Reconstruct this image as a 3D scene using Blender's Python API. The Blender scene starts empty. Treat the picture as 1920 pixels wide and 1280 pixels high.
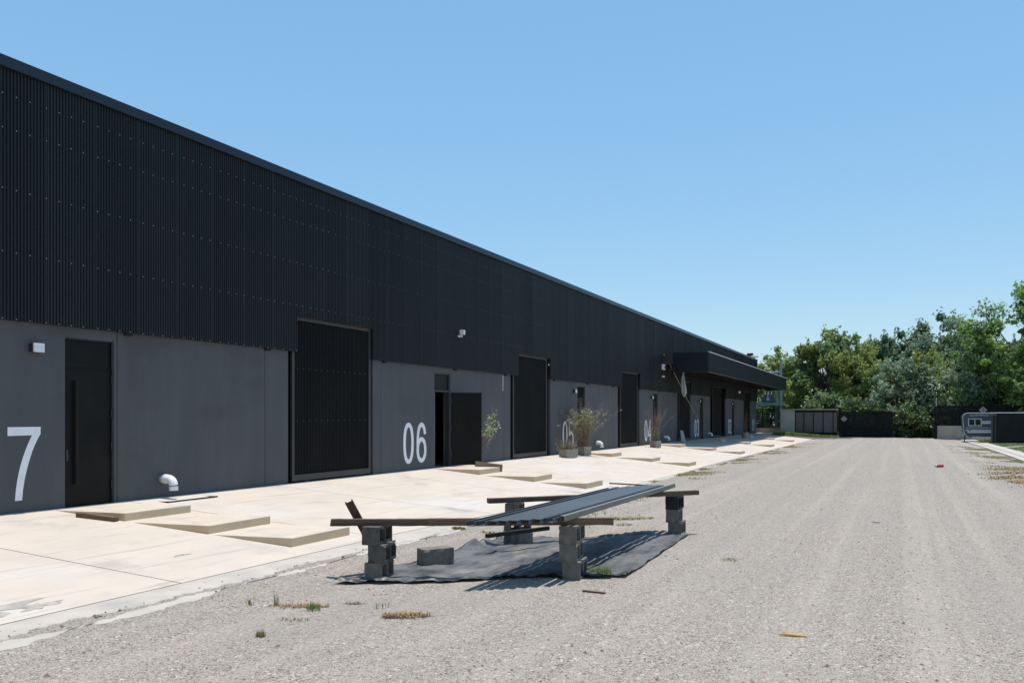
import bpy, bmesh, math, random
import numpy as np
from mathutils import Vector, Matrix
R = math.radians
rng = np.random.default_rng(7); random.seed(7)
scene = bpy.context.scene
COL = scene.collection

# ------------------------------------------------------------------ camera, sky, sun, exposure
YAW = math.atan(728 / 1550)
cam_d = bpy.data.cameras.new('camera'); cam = bpy.data.objects.new('camera', cam_d); COL.objects.link(cam)
cam.location = (0, 0, 1.72); cam.rotation_euler = (R(90), 0, YAW - R(90))
cam_d.sensor_width = 36; cam_d.lens = 36 * 1550 / 1920; cam_d.shift_y = 142 / 1920; cam_d.clip_end = 3000; cam_d.clip_start = .05
scene.camera = cam
SUN = Vector((.12, -.006, 1)).normalized()
elev = math.asin(SUN.z); azim = math.atan2(SUN.x, SUN.y)
w = bpy.data.worlds.new('World'); scene.world = w; w.use_nodes = True
nt = w.node_tree; bg = nt.nodes['Background']; sk = nt.nodes.new('ShaderNodeTexSky'); sk.sky_type = 'NISHITA'
sk.sun_disc = False; sk.sun_elevation = elev; sk.sun_rotation = azim; sk.altitude = 100
sk.air_density = 1.3; sk.dust_density = .15; sk.ozone_density = 6
tint = nt.nodes.new('ShaderNodeMix'); tint.data_type = 'RGBA'; tint.blend_type = 'MULTIPLY'; tint.inputs[0].default_value = 1
tint.inputs[7].default_value = (.709, .62, .493, 1); nt.links.new(sk.outputs[0], tint.inputs[6])
veil = nt.nodes.new('ShaderNodeMix'); veil.data_type = 'RGBA'; veil.blend_type = 'ADD'; veil.inputs[0].default_value = 1; veil.inputs[7].default_value = (.54, 1.59, 3.03, 1)
nt.links.new(tint.outputs[2], veil.inputs[6]); nt.links.new(veil.outputs[2], bg.inputs[0]); bg.inputs[1].default_value = .145
sd = bpy.data.lights.new('sun', 'SUN'); sd.energy = 4.8; sd.angle = R(.53); sd.color = (1, .955, .90)
so = bpy.data.objects.new('sun', sd); COL.objects.link(so); so.rotation_euler = SUN.to_track_quat('Z', 'Y').to_euler(); so.location = (0, 0, 60)
scene.view_settings.view_transform = 'Standard'; scene.view_settings.look = 'None'
scene.view_settings.exposure = 0; scene.view_settings.gamma = 1; scene.view_settings.use_curve_mapping = False

# ------------------------------------------------------------------ materials
def M(name, c1, c2=None, scale=4, rough=.8, detail=5, bump=0, bscale=None, stretch=(1, 1, 1), metallic=0, spec=.5,
      lo=.35, hi=.65, c3=None, s3=1.2, lo3=.5, hi3=.7, alpha=None, trans=0, stains=None):
    """procedural surface: two colours mixed by noise, an optional third in larger patches, optional bump"""
    m = bpy.data.materials.new(name); m.use_nodes = True; n = m.node_tree.nodes; l = m.node_tree.links
    b = n['Principled BSDF']; b.inputs['Roughness'].default_value = rough; b.inputs['Metallic'].default_value = metallic
    b.inputs['Specular IOR Level'].default_value = spec
    b.inputs['Base Color'].default_value = (*c1, 1)
    tc = n.new('ShaderNodeTexCoord'); mp = n.new('ShaderNodeMapping'); mp.inputs['Scale'].default_value = stretch
    l.new(tc.outputs['Object'], mp.inputs[0])
    def noise(s, d=detail):
        x = n.new('ShaderNodeTexNoise'); x.inputs['Scale'].default_value = s; x.inputs['Detail'].default_value = d
        x.inputs['Roughness'].default_value = .6; l.new(mp.outputs[0], x.inputs['Vector']); return x.outputs[0]
    def ramp(src, a, z):
        r = n.new('ShaderNodeMapRange'); r.inputs[1].default_value = a; r.inputs[2].default_value = z; l.new(src, r.inputs[0]); return r.outputs[0]
    def mix(f, a, bb):
        x = n.new('ShaderNodeMix'); x.data_type = 'RGBA'; l.new(f, x.inputs[0])
        for k, v in ((6, a), (7, bb)):
            if isinstance(v, tuple): x.inputs[k].default_value = (*v, 1)
            else: l.new(v, x.inputs[k])
        return x.outputs[2]
    col = None
    if c2 is not None:
        col = mix(ramp(noise(scale), lo, hi), c1, c2)
        if c3 is not None: col = mix(ramp(noise(s3, 6), lo3, hi3), col, c3)
        if stains is not None:                         # ragged stains, specks and faint rubbed streaks with shapes of their own
            col = mix(ramp(noise(.9, 9), .575, .74), col, stains)
            col = mix(ramp(noise(26, 2), .70, .76), col, tuple(v * .75 for v in stains))
            mp2 = n.new('ShaderNodeMapping'); mp2.inputs['Scale'].default_value = (.5, 7, 1); mp2.inputs['Rotation'].default_value = (0, 0, .5); l.new(tc.outputs['Object'], mp2.inputs[0])
            x2 = n.new('ShaderNodeTexNoise'); x2.inputs['Scale'].default_value = 1.3; x2.inputs['Detail'].default_value = 7; l.new(mp2.outputs[0], x2.inputs['Vector'])
            col = mix(ramp(x2.outputs[0], .58, .80), col, tuple(v * .95 for v in stains))
        l.new(col, b.inputs['Base Color'])
    if bump:
        bn = n.new('ShaderNodeBump'); bn.inputs['Strength'].default_value = bump; bn.inputs['Distance'].default_value = .02
        l.new(noise(bscale or scale * 4), bn.inputs['Height']); l.new(bn.outputs[0], b.inputs['Normal'])
    if alpha is not None: b.inputs['Alpha'].default_value = alpha
    if trans:
        tr = n.new('ShaderNodeBsdfTranslucent'); ms = n.new('ShaderNodeMixShader'); ms.inputs[0].default_value = trans
        if col is not None: l.new(col, tr.inputs[0])
        else: tr.inputs[0].default_value = (*c1, 1)
        l.new(b.outputs[0], ms.inputs[1]); l.new(tr.outputs[0], ms.inputs[2]); l.new(ms.outputs[0], n['Material Output'].inputs[0])
    m['nodes'] = 1
    return m

def gravel_material():
    m = bpy.data.materials.new('gravel'); m.use_nodes = True; n = m.node_tree.nodes; l = m.node_tree.links; b = n['Principled BSDF']
    b.inputs['Roughness'].default_value = .95; b.inputs['Specular IOR Level'].default_value = .2
    tc = n.new('ShaderNodeTexCoord')
    def mp(s):
        x = n.new('ShaderNodeMapping'); x.inputs['Scale'].default_value = s; l.new(tc.outputs['Object'], x.inputs[0]); return x.outputs[0]
    def noise(s, vec, d=4, r=.55):
        x = n.new('ShaderNodeTexNoise'); x.inputs['Scale'].default_value = s; x.inputs['Detail'].default_value = d; x.inputs['Roughness'].default_value = r; l.new(vec, x.inputs['Vector']); return x.outputs[0]
    def rmp(src, a, z, o0=0, o1=1):
        r = n.new('ShaderNodeMapRange'); r.inputs[1].default_value = a; r.inputs[2].default_value = z; r.inputs[3].default_value = o0; r.inputs[4].default_value = o1; l.new(src, r.inputs[0]); return r.outputs[0]
    def mix(f, a, bb, mode='MIX'):
        x = n.new('ShaderNodeMix'); x.data_type = 'RGBA'; x.blend_type = mode
        if isinstance(f, float): x.inputs[0].default_value = f
        else: l.new(f, x.inputs[0])
        for k, v in ((6, a), (7, bb)):
            if isinstance(v, tuple): x.inputs[k].default_value = (*v, 1)
            else: l.new(v, x.inputs[k])
        return x.outputs[2]
    obj = mp((1, 1, 1))
    vo = n.new('ShaderNodeTexVoronoi'); vo.inputs['Scale'].default_value = 110; l.new(obj, vo.inputs['Vector'])
    sep = n.new('ShaderNodeSeparateColor'); l.new(vo.outputs['Color'], sep.inputs[0])
    vo2 = n.new('ShaderNodeTexVoronoi'); vo2.inputs['Scale'].default_value = 46; l.new(obj, vo2.inputs['Vector'])
    sep2 = n.new('ShaderNodeSeparateColor'); l.new(vo2.outputs['Color'], sep2.inputs[0])
    col = mix(rmp(sep.outputs[0], .1, .95), (.255, .224, .191), (.472, .415, .352))
    col = mix(rmp(sep.outputs[1], .86, .9), col, (.12, .09, .075))
    col = mix(rmp(sep2.outputs[0], .95, .97), col, (.53, .485, .43))
    col = mix(rmp(sep2.outputs[1], .95, .97), col, (.20, .14, .11))
    track = noise(1.0, mp((.014, 1.9, 1)), 6, .62)                     # dust lying in the wheel tracks
    patch = noise(.35, obj, 5, .6)
    fine = noise(9, obj, 5, .7)
    col = mix(rmp(track, .48, .66, 0, .42), col, (.472, .412, .342))
    col = mix(rmp(patch, .45, .7, 0, .45), col, (.30, .272, .24))
    col = mix(rmp(fine, .3, .7, 0, .5), col, mix(1.0, col, (.80, .79, .78), 'MULTIPLY'))
    l.new(col, b.inputs['Base Color'])
    bn = n.new('ShaderNodeBump'); bn.inputs['Strength'].default_value = .55; bn.inputs['Distance'].default_value = .012
    l.new(vo.outputs['Distance'], bn.inputs['Height'])
    bn2 = n.new('ShaderNodeBump'); bn2.inputs['Strength'].default_value = .5; bn2.inputs['Distance'].default_value = .03
    l.new(fine, bn2.inputs['Height']); l.new(bn.outputs[0], bn2.inputs['Normal']); l.new(bn2.outputs[0], b.inputs['Normal'])
    return m

mt = {}
mt['gravel'] = gravel_material()
mt['apron'] = M('pale_concrete', (.575, .485, .40), (.51, .445, .37), 1.1, .85, 6, .12, 60, c3=(.55, .51, .46), s3=.35, lo3=.5, hi3=.66, stains=(.37, .335, .295))
mt['curb'] = M('grey_white_concrete', (.50, .445, .38), (.41, .37, .32), 2.2, .9, 6, .2, 50, c3=(.36, .34, .32), s3=1.1, lo3=.6, hi3=.72)
mt['ramp'] = M('tan_cast_concrete', (.60, .505, .40), (.52, .44, .355), 2.6, .85, 6, .12, 50, c3=(.42, .40, .37), s3=1.6, lo3=.56, hi3=.76, stains=(.40, .36, .31))
mt['ramp_side'] = M('tan_cast_edge', (.64, .475, .30), (.56, .43, .29), 3.2, .85, 6, .12, 50, c3=(.45, .39, .31), s3=2.2, lo3=.56, hi3=.74)  # unweathered cast edges, with warm light bounced off the apron put into their tan
mt['joint'] = M('joint_dirt', (.12, .105, .09), (.2, .18, .16), 8)
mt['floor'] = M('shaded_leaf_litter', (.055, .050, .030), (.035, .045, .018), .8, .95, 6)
mt['soil'] = M('dry_soil', (.26, .22, .17), (.16, .16, .09), .8, .95, 6, .3, 12)
mt['wall'] = M('grey_plaster', (.072, .075, .082), (.088, .090, .096), 2.2, .85, 8, .3, 110, stretch=(1, 1, .22), c3=(.112, .107, .100), s3=1.6, lo3=.55, hi3=.78, stains=(.066, .066, .070))
mt['clad'] = M('black_corrugated_sheet', (.0100, .0130, .0155), (.0135, .0165, .019), .9, .5, 4, 0, stretch=(1.1, 1, .25), spec=.3)
mt['clad_dull'] = M('dusty_black_sheet', (.0062, .0066, .0072), (.0105, .0105, .0105), 1.5, .6, 5, 0, stretch=(1, 1, .3), spec=.14)
mt['fascia'] = M('dark_flashing', (.008, .013, .020), (.011, .017, .026), 1.0, .36, 3, 0, stretch=(.3, 1, 1), spec=.32)
mt['black'] = M('black_paint', (.0045, .0045, .005), (.009, .0085, .008), 2.2, .4, 4, .05, 8, spec=.15)
mt['frame'] = M('dark_steel_frame', (.024, .0245, .026), (.034, .033, .032), 3, .45, 4, .05, 30)
mt['gap'] = M('dark_recess', (.006, .005, .005), (.010, .008, .007), 3, .9)
mt['glass'] = M('dark_glass', (.010, .012, .010), rough=.12, spec=.2)
mt['white'] = M('white_number_paint', (.82, .82, .85), (.75, .75, .78), 5, .6)
mt['pvc'] = M('white_plastic', (.80, .79, .77), (.72, .71, .69), 5, .35)
mt['lamp'] = M('lamp_lens', (.66, .70, .72), rough=.25)
mt['screw'] = M('screw_head', (.30, .31, .33), rough=.4)
mt['block'] = M('concrete_block', (.150, .134, .112), (.22, .20, .168), 14, .95, 6, .7, 60, c3=(.10, .09, .076), s3=5, lo3=.55, hi3=.75)
mt['block_brown'] = M('darker_brown_block', (.078, .070, .058), (.125, .113, .094), 12, .95, 6, .7, 60, c3=(.05, .045, .038), s3=5, lo3=.5, hi3=.7)  # browner, darker tone for the upper blocks of the front left pier
mt['block_dark'] = M('black_block', (.012, .012, .012), (.03, .028, .026), 10, .9, 6, .6, 60)  # near-black tone for the top block of the far right pier
mt['block_old'] = M('weathered_block', (.07, .062, .05), (.20, .185, .16), 9, .95, 6, .9, 40, stretch=(1, 1, .3))
mt['wood'] = M('weathered_timber', (.15, .098, .064), (.085, .058, .042), 6, .85, 6, .35, 30, stretch=(.25, 3, 3), c3=(.035, .028, .024), s3=1.3, lo3=.52, hi3=.68)
mt['wood_pale'] = M('pale_timber', (.34, .25, .165), (.22, .155, .10), 6, .85, 6, .3, 30, stretch=(.25, 3, 3))
mt['wood_red'] = M('brown_timber', (.20, .115, .065), (.11, .066, .042), 8, .85, 6, .3, 30, stretch=(.3, 3, 3))
mt['purlin'] = M('grey_primed_steel', (.070, .081, .090), (.092, .102, .108), 3, .36, 4, .05, 20, stretch=(.3, 2, 2), spec=.6)
mt['purlin_olive'] = M('olive_grey_steel', (.20, .20, .17), (.15, .15, .13), 3, .5, 4, .05, 20, stretch=(.3, 2, 2))
mt['rust'] = M('rusty_steel', (.10, .05, .028), (.03, .023, .02), 8, .75, 5, .2, 30)
mt['sooty'] = M('dark_brown_steel', (.022, .016, .013), (.012, .010, .009), 8, .8, 5)
mt['tarp'] = M('black_plastic_sheet', (.028, .029, .032), (.15, .149, .144), 2.3, .55, 8, 1.0, 6, spec=.25, c3=(.30, .25, .205), s3=.8, lo3=.60, hi3=.70, lo=.30, hi=.56, stretch=(.7, 1.6, 1))
mt['pot'] = M('cast_concrete_pot', (.34, .30, .24), (.25, .225, .185), 9, .9, 5, .3, 40)
mt['earth'] = M('potting_soil', (.05, .036, .025), (.08, .06, .04), 15, .95)
mt['straw'] = M('dry_straw', (.40, .29, .155), (.29, .205, .11), 9, .9)
mt['stem'] = M('dry_stems', (.30, .215, .13), (.20, .145, .09), 9, .85)
mt['twig'] = M('grey_twigs', (.25, .19, .15), (.16, .11, .09), 9, .85)
mt['weed'] = M('green_blades', (.13, .22, .05), (.22, .26, .08), 4, .6, trans=.3)
mt['grass'] = M('lawn_blades', (.10, .19, .035), (.17, .23, .06), .9, .6, trans=.3)
mt['drygrass'] = M('half_dry_blades', (.22, .23, .09), (.36, .29, .13), 1.4, .7, trans=.25)
mt['stones'] = M('gravel_stones', (.37, .33, .285), (.19, .155, .125), 34, .9, 2, lo=.45, hi=.66)
mt['bark'] = M('bark', (.10, .075, .055), (.05, .04, .03), 7, .95, 5, .6, 20, stretch=(1, 1, .25))
mt['leaf_mid'] = M('leaf_mid', (0.282, 0.388, 0.126), (0.178, 0.262, 0.088), .7, .42, 3, trans=.55)
mt['leaf_olive'] = M('leaf_olive', (0.388, 0.429, 0.126), (0.240, 0.288, 0.095), .7, .45, 3, trans=.55)
mt['leaf_yellow'] = M('leaf_yellow', (.36, .41, .105), (.26, .31, .085), .8, .45, 3, trans=.55)
mt['leaf_dark'] = M('leaf_dark', (0.150, 0.226, 0.105), (0.095, 0.147, 0.071), .8, .40, 3, trans=.55)
mt['leaf_silver'] = M('leaf_silver', (0.366, 0.449, 0.282), (0.209, 0.282, 0.167), .8, .40, 3, trans=.4, spec=.5)
mt['leaf_bright'] = M('leaf_bright', (0.293, 0.471, 0.103), (0.146, 0.240, 0.065), .7, .42, 3, trans=.55)
mt['leaf_blue'] = M('leaf_blue', (0.304, 0.398, 0.251), (0.178, 0.246, 0.150), .8, .38, 3, trans=.55)
mt['plaster'] = M('pale_plaster', (.34, .35, .315), (.40, .40, .365), 1.4, .9, 6, .15, 30)
mt['tanwall'] = M('tan_plaster', (.40, .355, .30), (.33, .295, .255), 1.6, .9, 6, .2, 30)
mt['gatepanel'] = M('grey_brown_sheet', (.085, .080, .074), (.11, .10, .092), 1.2, .55, 4)
mt['cap'] = M('grey_cap', (.32, .28, .26), (.25, .22, .21), 2, .7)
mt['mesh'] = M('black_mesh_screen', (.016, .017, .018), rough=.9, alpha=.72, spec=.1)
mt['meshgreen'] = M('green_mesh_screen', (.018, .045, .036), rough=.7, alpha=.32)
mt['screen'] = M('black_screen_panel', (.016, .017, .018), (.022, .0225, .023), 1.5, .9, 5, spec=.15)
mt['galv'] = M('galvanised_steel', (.42, .45, .46), (.34, .37, .38), 3, .45, 4, metallic=.3)
mt['concrete_pole'] = M('grey_pole', (.30, .34, .34), (.24, .27, .27), 3, .85)
mt['transformer'] = M('blue_grey_tank', (.07, .09, .13), (.09, .11, .15), 3, .5)
mt['caravan'] = M('charcoal_panel', (.038, .044, .055), (.050, .055, .065), 2, .42, 4)
mt['alu'] = M('pale_aluminium', (.58, .60, .63), (.48, .50, .54), 3, .4)
mt['rubber'] = M('rubber', (.02, .02, .02), (.03, .03, .03), 5, .9)
mt['red'] = M('red_can_print', (.55, .03, .04), (.45, .02, .03), 5, .35)
mt['yellow'] = M('split_bamboo', (.62, .42, .15), (.50, .33, .13), 9, .7)
mt['cloth'] = M('grimy_white_cloth', (.50, .48, .45), (.38, .36, .33), 4, .9, trans=.25)
mt['cable'] = M('pale_cable', (.40, .33, .26), (.30, .24, .2), 5, .7)
mt['whitesteel'] = M('white_steel', (.75, .75, .75), (.66, .66, .66), 4, .5)
mt['blockwall'] = M('inner_block_wall', (.26, .19, .13), (.20, .15, .11), 4, .95)

# ------------------------------------------------------------------ mesh helpers
class MB:
    def __init__(s): s.v = []; s.f = []; s.m = []
    def add(s, vs, fs, m=0):
        o = len(s.v); s.v += [tuple(p) for p in vs]; s.f += [tuple(i + o for i in f) for f in fs]; s.m += [m] * len(fs); return s
    def box(s, x0, x1, y0, y1, z0, z1, m=0):
        vs = [(x, y, z) for z in (z0, z1) for y in (y0, y1) for x in (x0, x1)]
        return s.add(vs, [(0, 2, 3, 1), (4, 5, 7, 6), (0, 1, 5, 4), (2, 6, 7, 3), (0, 4, 6, 2), (1, 3, 7, 5)], m)
    def hexa(s, b, t, m=0):
        return s.add(list(b) + list(t), [(0, 3, 2, 1), (4, 5, 6, 7), (0, 1, 5, 4), (1, 2, 6, 5), (2, 3, 7, 6), (3, 0, 4, 7)], m)
    def tube(s, pts, r, n=8, m=0, caps=True):
        pts = [Vector(p) for p in pts]; rs = r if isinstance(r, (list, tuple)) else [r] * len(pts)
        rings = []; up = Vector((0, 0, 1))
        for i, p in enumerate(pts):
            d = (pts[min(i + 1, len(pts) - 1)] - pts[max(i - 1, 0)])
            if d.length < 1e-9: d = Vector((0, 0, 1))
            d.normalize(); a = d.cross(up)
            if a.length < .05: a = d.cross(Vector((1, 0, 0)))
            a.normalize(); b = d.cross(a)
            rings.append([p + (a * math.cos(2 * math.pi * k / n) + b * math.sin(2 * math.pi * k / n)) * rs[i] for k in range(n)])
        vs = [q for rg in rings for q in rg]; fs = []
        for i in range(len(pts) - 1):
            for k in range(n): fs.append((i * n + k, i * n + (k + 1) % n, (i + 1) * n + (k + 1) % n, (i + 1) * n + k))
        if caps: fs.append(tuple(range(n))[::-1]); fs.append(tuple(len(vs) - n + k for k in range(n)))
        return s.add(vs, fs, m)
    def prism(s, poly, axis, a0, a1, m=0):
        """extrude a 2-D polygon along an axis: axis x -> poly in (y,z), y -> (x,z), z -> (x,y)"""
        def P(u, v, a): return {'x': (a, u, v), 'y': (u, a, v), 'z': (u, v, a)}[axis]
        k = len(poly); vs = [P(u, v, a0) for u, v in poly] + [P(u, v, a1) for u, v in poly]
        fs = [tuple(range(k)), tuple(range(2 * k - 1, k - 1, -1))] + [(i, i + k, (i + 1) % k + k, (i + 1) % k) for i in range(k)]
        return s.add(vs, fs, m)
    def build(s, name, mats, parent=None, loc=None, rot=None, smooth=False, bevel=0, jitter=0, sub=0):
        me = bpy.data.meshes.new(name); me.from_pydata(s.v, [], s.f)
        mats = mats if isinstance(mats, (list, tuple)) else [mats]
        for x in mats: me.materials.append(mt[x])
        me.polygons.foreach_set('material_index', s.m)
        bm = bmesh.new(); bm.from_mesh(me); bmesh.ops.recalc_face_normals(bm, faces=bm.faces)
        if bevel: bmesh.ops.bevel(bm, geom=list(bm.edges), offset=bevel, segments=2, profile=.6, affect='EDGES')
        if sub: bmesh.ops.subdivide_edges(bm, edges=list(bm.edges), cuts=sub, use_grid_fill=True)
        if jitter:
            for v in bm.verts: v.co += Vector((random.gauss(0, 1), random.gauss(0, 1), random.gauss(0, 1))) * jitter
        bm.to_mesh(me); bm.free()
        if smooth: me.polygons.foreach_set('use_smooth', [True] * len(me.polygons))
        return link(name, me, parent, loc, rot)
def link(name, me, parent=None, loc=None, rot=None):
    o = bpy.data.objects.new(name, me); COL.objects.link(o)
    if parent: o.parent = parent
    if loc: o.location = loc
    if rot: o.rotation_euler = rot
    return o
def np_mesh(name, V, F, mats, midx=None, parent=None, smooth=False):
    V = np.asarray(V, np.float32); F = np.asarray(F, np.int32); k = F.shape[1]
    me = bpy.data.meshes.new(name); me.vertices.add(len(V)); me.vertices.foreach_set('co', V.ravel())
    me.loops.add(F.size); me.loops.foreach_set('vertex_index', F.ravel()); me.polygons.add(len(F))
    me.polygons.foreach_set('loop_start', np.arange(len(F), dtype=np.int32) * k)
    for x in (mats if isinstance(mats, (list, tuple)) else [mats]): me.materials.append(mt[x])
    if midx is not None: me.polygons.foreach_set('material_index', np.asarray(midx, np.int32))
    me.polygons.foreach_set('use_smooth', np.full(len(F), smooth))
    me.update(calc_edges=True); me.validate()
    return link(name, me, parent)
def tag(o, label=None, cat=None, group=None, kind=None):
    for k, v in (('label', label), ('category', cat), ('group', group), ('kind', kind)):
        if v: o[k] = v
    return o
def empty(name, loc=(0, 0, 0), rz=0):
    o = bpy.data.objects.new(name, None); COL.objects.link(o); o.location = loc; o.rotation_euler = (0, 0, rz); o.empty_display_size = .2; return o
def sstep(a, b, x): t = min(1, max(0, (x - a) / (b - a))); return t * t * (3 - 2 * t)

# ------------------------------------------------------------------ the ground
YW = 11.5                                        # face of the grey wall
def slope(x): return .0565 + .030 * sstep(9, 19, x) + .012 * sstep(19, 34, x)
def apron_z(x, y): return .345 - slope(x) * (YW - y)
def edge_y(x): return 6.10 + .26 * sstep(9, 18, x) - .1 * sstep(60, 75, x) + .035 * math.sin(x * 1.7) + .025 * math.sin(x * 4.3 + 1)
def road_z(x, y):
    k = sstep(7, 20, x); u = min(1.25, abs((y - .8) / 5.6))
    return -.012 + .058 * (1 - k) * sstep(4.6, 6.2, y) - .115 * k * u ** 1.6 + .012 * math.sin(y * 2.1 + .4) * (1 - k * .3) + .006 * math.sin(y * 5.3 + x * .12)

def grid_sheet(name, xs, ys, zf, mats, kind='structure'):
    V = np.array([(x, y, zf(x, y)) for x in xs for y in ys]); ny = len(ys)
    F = [(i * ny + j, (i + 1) * ny + j, (i + 1) * ny + j + 1, i * ny + j + 1) for i in range(len(xs) - 1) for j in range(ny - 1)]
    o = np_mesh(name, V, F, mats, smooth=True); o['kind'] = kind; return o
# wide ground to the horizon, under everything
g = MB(); g.add([(-700, -700, -.42), (1200, -700, -.42), (1200, 900, -.42), (-700, 900, -.42)], [(0, 1, 2, 3)])
tag(g.build('ground', 'soil'), kind='structure')
xs = list(np.arange(-16, 24, .25)) + list(np.arange(24, 92.1, .8))
grid_sheet('gravel_road', xs, list(np.linspace(-5.1, 7.2, 84)), road_z, 'gravel')
# sloping concrete apron: slabs with open joints over a dark bed
joints = [-14, -8.6, -4.9, -1.3, 2.4, 6.08, 9.6, 13.1, 16.95, 20.7, 24.7, 28.3, 32, 35.7, 39.4, 43.1, 46.8, 50.4, 54.1, 57.8, 61.5, 65.2, 68.8, 72.5, 77.2]
ap = MB(); JW = .008
for a, b in zip(joints[:-1], joints[1:]):
    n = 4
    for i in range(n):
        x0 = a + JW + (b - a - 2 * JW) * i / n; x1 = a + JW + (b - a - 2 * JW) * (i + 1) / n
        y0, y1 = 6.52, YW
        ap.add([(x0, y0, apron_z(x0, y0)), (x1, y0, apron_z(x1, y0)), (x1, y1, apron_z(x1, y1)), (x0, y1, apron_z(x0, y1))], [(0, 1, 2, 3)])
        for xx, fl in ((x0, i == 0), (x1, i == n - 1)):
            if fl: ap.add([(xx, y0, apron_z(xx, y0)), (xx, y1, apron_z(xx, y1)), (xx, y1, apron_z(xx, y1) - .12), (xx, y0, apron_z(xx, y0) - .12)], [(0, 1, 2, 3)])
        ap.add([(x0, y0, apron_z(x0, y0)), (x1, y0, apron_z(x1, y0)), (x1, y0, apron_z(x1, y0) - .2), (x0, y0, apron_z(x0, y0) - .2)], [(0, 1, 2, 3)])
tag(ap.build('concrete_apron', 'apron'), kind='structure')
bed = MB()
for a, b in zip(joints[:-1], joints[1:]):
    bed.add([(a, 6.3, apron_z(a, 6.3) - .03), (b, 6.3, apron_z(b, 6.3) - .03), (b, YW + .3, apron_z(b, YW + .3) - .03), (a, YW + .3, apron_z(a, YW + .3) - .03)], [(0, 1, 2, 3)])
tag(bed.build('apron_bed', 'joint'), kind='structure')
# grey patch where the cement skin has worn off near the kerb
def worn(cx, cy, rx, ry, seed):
    g_ = random.Random(seed); n = 46; m_ = MB(); vs = [(cx, cy, apron_z(cx, cy) + .0035)]
    for i in range(n):
        t = 2 * math.pi * i / n; k_ = .62 + .25 * math.sin(3 * t + seed) + .18 * math.sin(7 * t) + g_.uniform(-.12, .12); x_, y_ = cx + rx * k_ * math.cos(t), cy + ry * k_ * math.sin(t); vs.append((x_, y_, apron_z(x_, y_) + .003))
    m_.add(vs, [(0, 1 + i, 1 + (i + 1) % n) for i in range(n)]); tag(m_.build('worn_patch', 'worn'), kind='structure')
mt['worn'] = M('worn_cement', (.33, .305, .27), (.45, .41, .36), 7, .9, 6, .3, 50, lo=.42, hi=.6)
for a_ in ((4.42, 6.95, .50, .28, 1), (4.75, 6.80, .26, .14, 2), (4.1, 7.25, .22, .12, 5), (7.05, 7.55, .16, .05, 3)): worn(*a_)
# the gutter kerb along the gravel: ragged outer edge sinking into the gravel
xs = list(np.arange(-14, 30, .06)) + list(np.arange(30, 77.2, .3)); V = []; F = []
for i, x in enumerate(xs):
    jag = random.uniform(-.035, .035); ye = edge_y(x) + jag; zi = apron_z(x, 6.512); zr = road_z(x, ye)
    V += [(x, 6.512, zi - .2), (x, 6.512, zi - .004), (x, (6.512 + ye) / 2, (zi - .004) * .5 + (zr + .012) * .5 + .006), (x, ye, zr + .006), (x, ye - .10, zr - .05)]
for i in range(len(xs) - 1):
    for j in range(4): F.append((i * 5 + j, i * 5 + 5 + j, i * 5 + 6 + j, i * 5 + 1 + j))
o = np_mesh('kerb_strip', V, F, 'curb'); o['kind'] = 'structure'
# pale ragged lip of spilt mortar just outside the kerb
V = []; F = []; xs = list(np.arange(-6, 16, .05)); wl = 0
for i, x in enumerate(xs):
    wl = wl * .8 + random.gauss(0, .018); yc = 5.93 + .02 * math.sin(x * 2.3) + .1 * sstep(6, 12, x); wd = max(.0, .025 + .025 * math.sin(x * 3.7) + wl)
    V += [(x, yc - wd, road_z(x, yc - wd) + .001), (x, yc, road_z(x, yc) + .010), (x, yc + wd, road_z(x, yc + wd) + .001)]
for i in range(len(xs) - 1):
    for j in range(2): F.append((i * 3 + j, i * 3 + 3 + j, i * 3 + 4 + j, i * 3 + 1 + j))
o = np_mesh('kerb_lip', V, F, 'curb'); o['kind'] = 'structure'
# kerb and paving strip on the far side of the road, and the verge behind it
def rz(x): return -4.62 - .30 * sstep(40, 75, x) * 0 + .25 * sstep(45, 80, x)
kr = MB()
for i, x in enumerate(np.arange(-14, 80, 2.0)):
    x0, x1 = x + .01, x + 1.99
    for (ya, yb, zz) in ((0, -.36, -.075), (-.385, -1.0, -.055)):
        kr.add([(x0, rz(x0) + ya, zz), (x1, rz(x1) + ya, zz), (x1, rz(x1) + yb, zz + .01), (x0, rz(x0) + yb, zz + .01)], [(0, 1, 2, 3)])
        kr.add([(x0, rz(x0) + ya, zz), (x1, rz(x1) + ya, zz), (x1, rz(x1) + ya, zz - .3), (x0, rz(x0) + ya, zz - .3)], [(0, 1, 2, 3)])
        kr.add([(x0, rz(x0) + yb, zz + .01), (x1, rz(x1) + yb, zz + .01), (x1, rz(x1) + yb, zz - .3), (x0, rz(x0) + yb, zz - .3)], [(0, 1, 2, 3)])
tag(kr.build('kerb_far', 'curb'), kind='structure')
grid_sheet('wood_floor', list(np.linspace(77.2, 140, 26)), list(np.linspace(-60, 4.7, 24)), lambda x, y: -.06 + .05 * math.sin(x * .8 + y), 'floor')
grid_sheet('verge', list(np.arange(-14, 140, 2.5)), list(np.linspace(-60, -4.7, 24)), lambda x, y: -.10 + .025 * math.sin(x * .7 + y), 'soil')
grid_sheet('verge_end', list(np.linspace(75.0, 140, 26)), list(np.linspace(4.6, 60, 22)), lambda x, y: -.02 + .30 * sstep(4.8, 10, y) + .03 * math.sin(x * .9 + y) - .1 * sstep(100, 76, x) * 0, 'floor')

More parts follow.
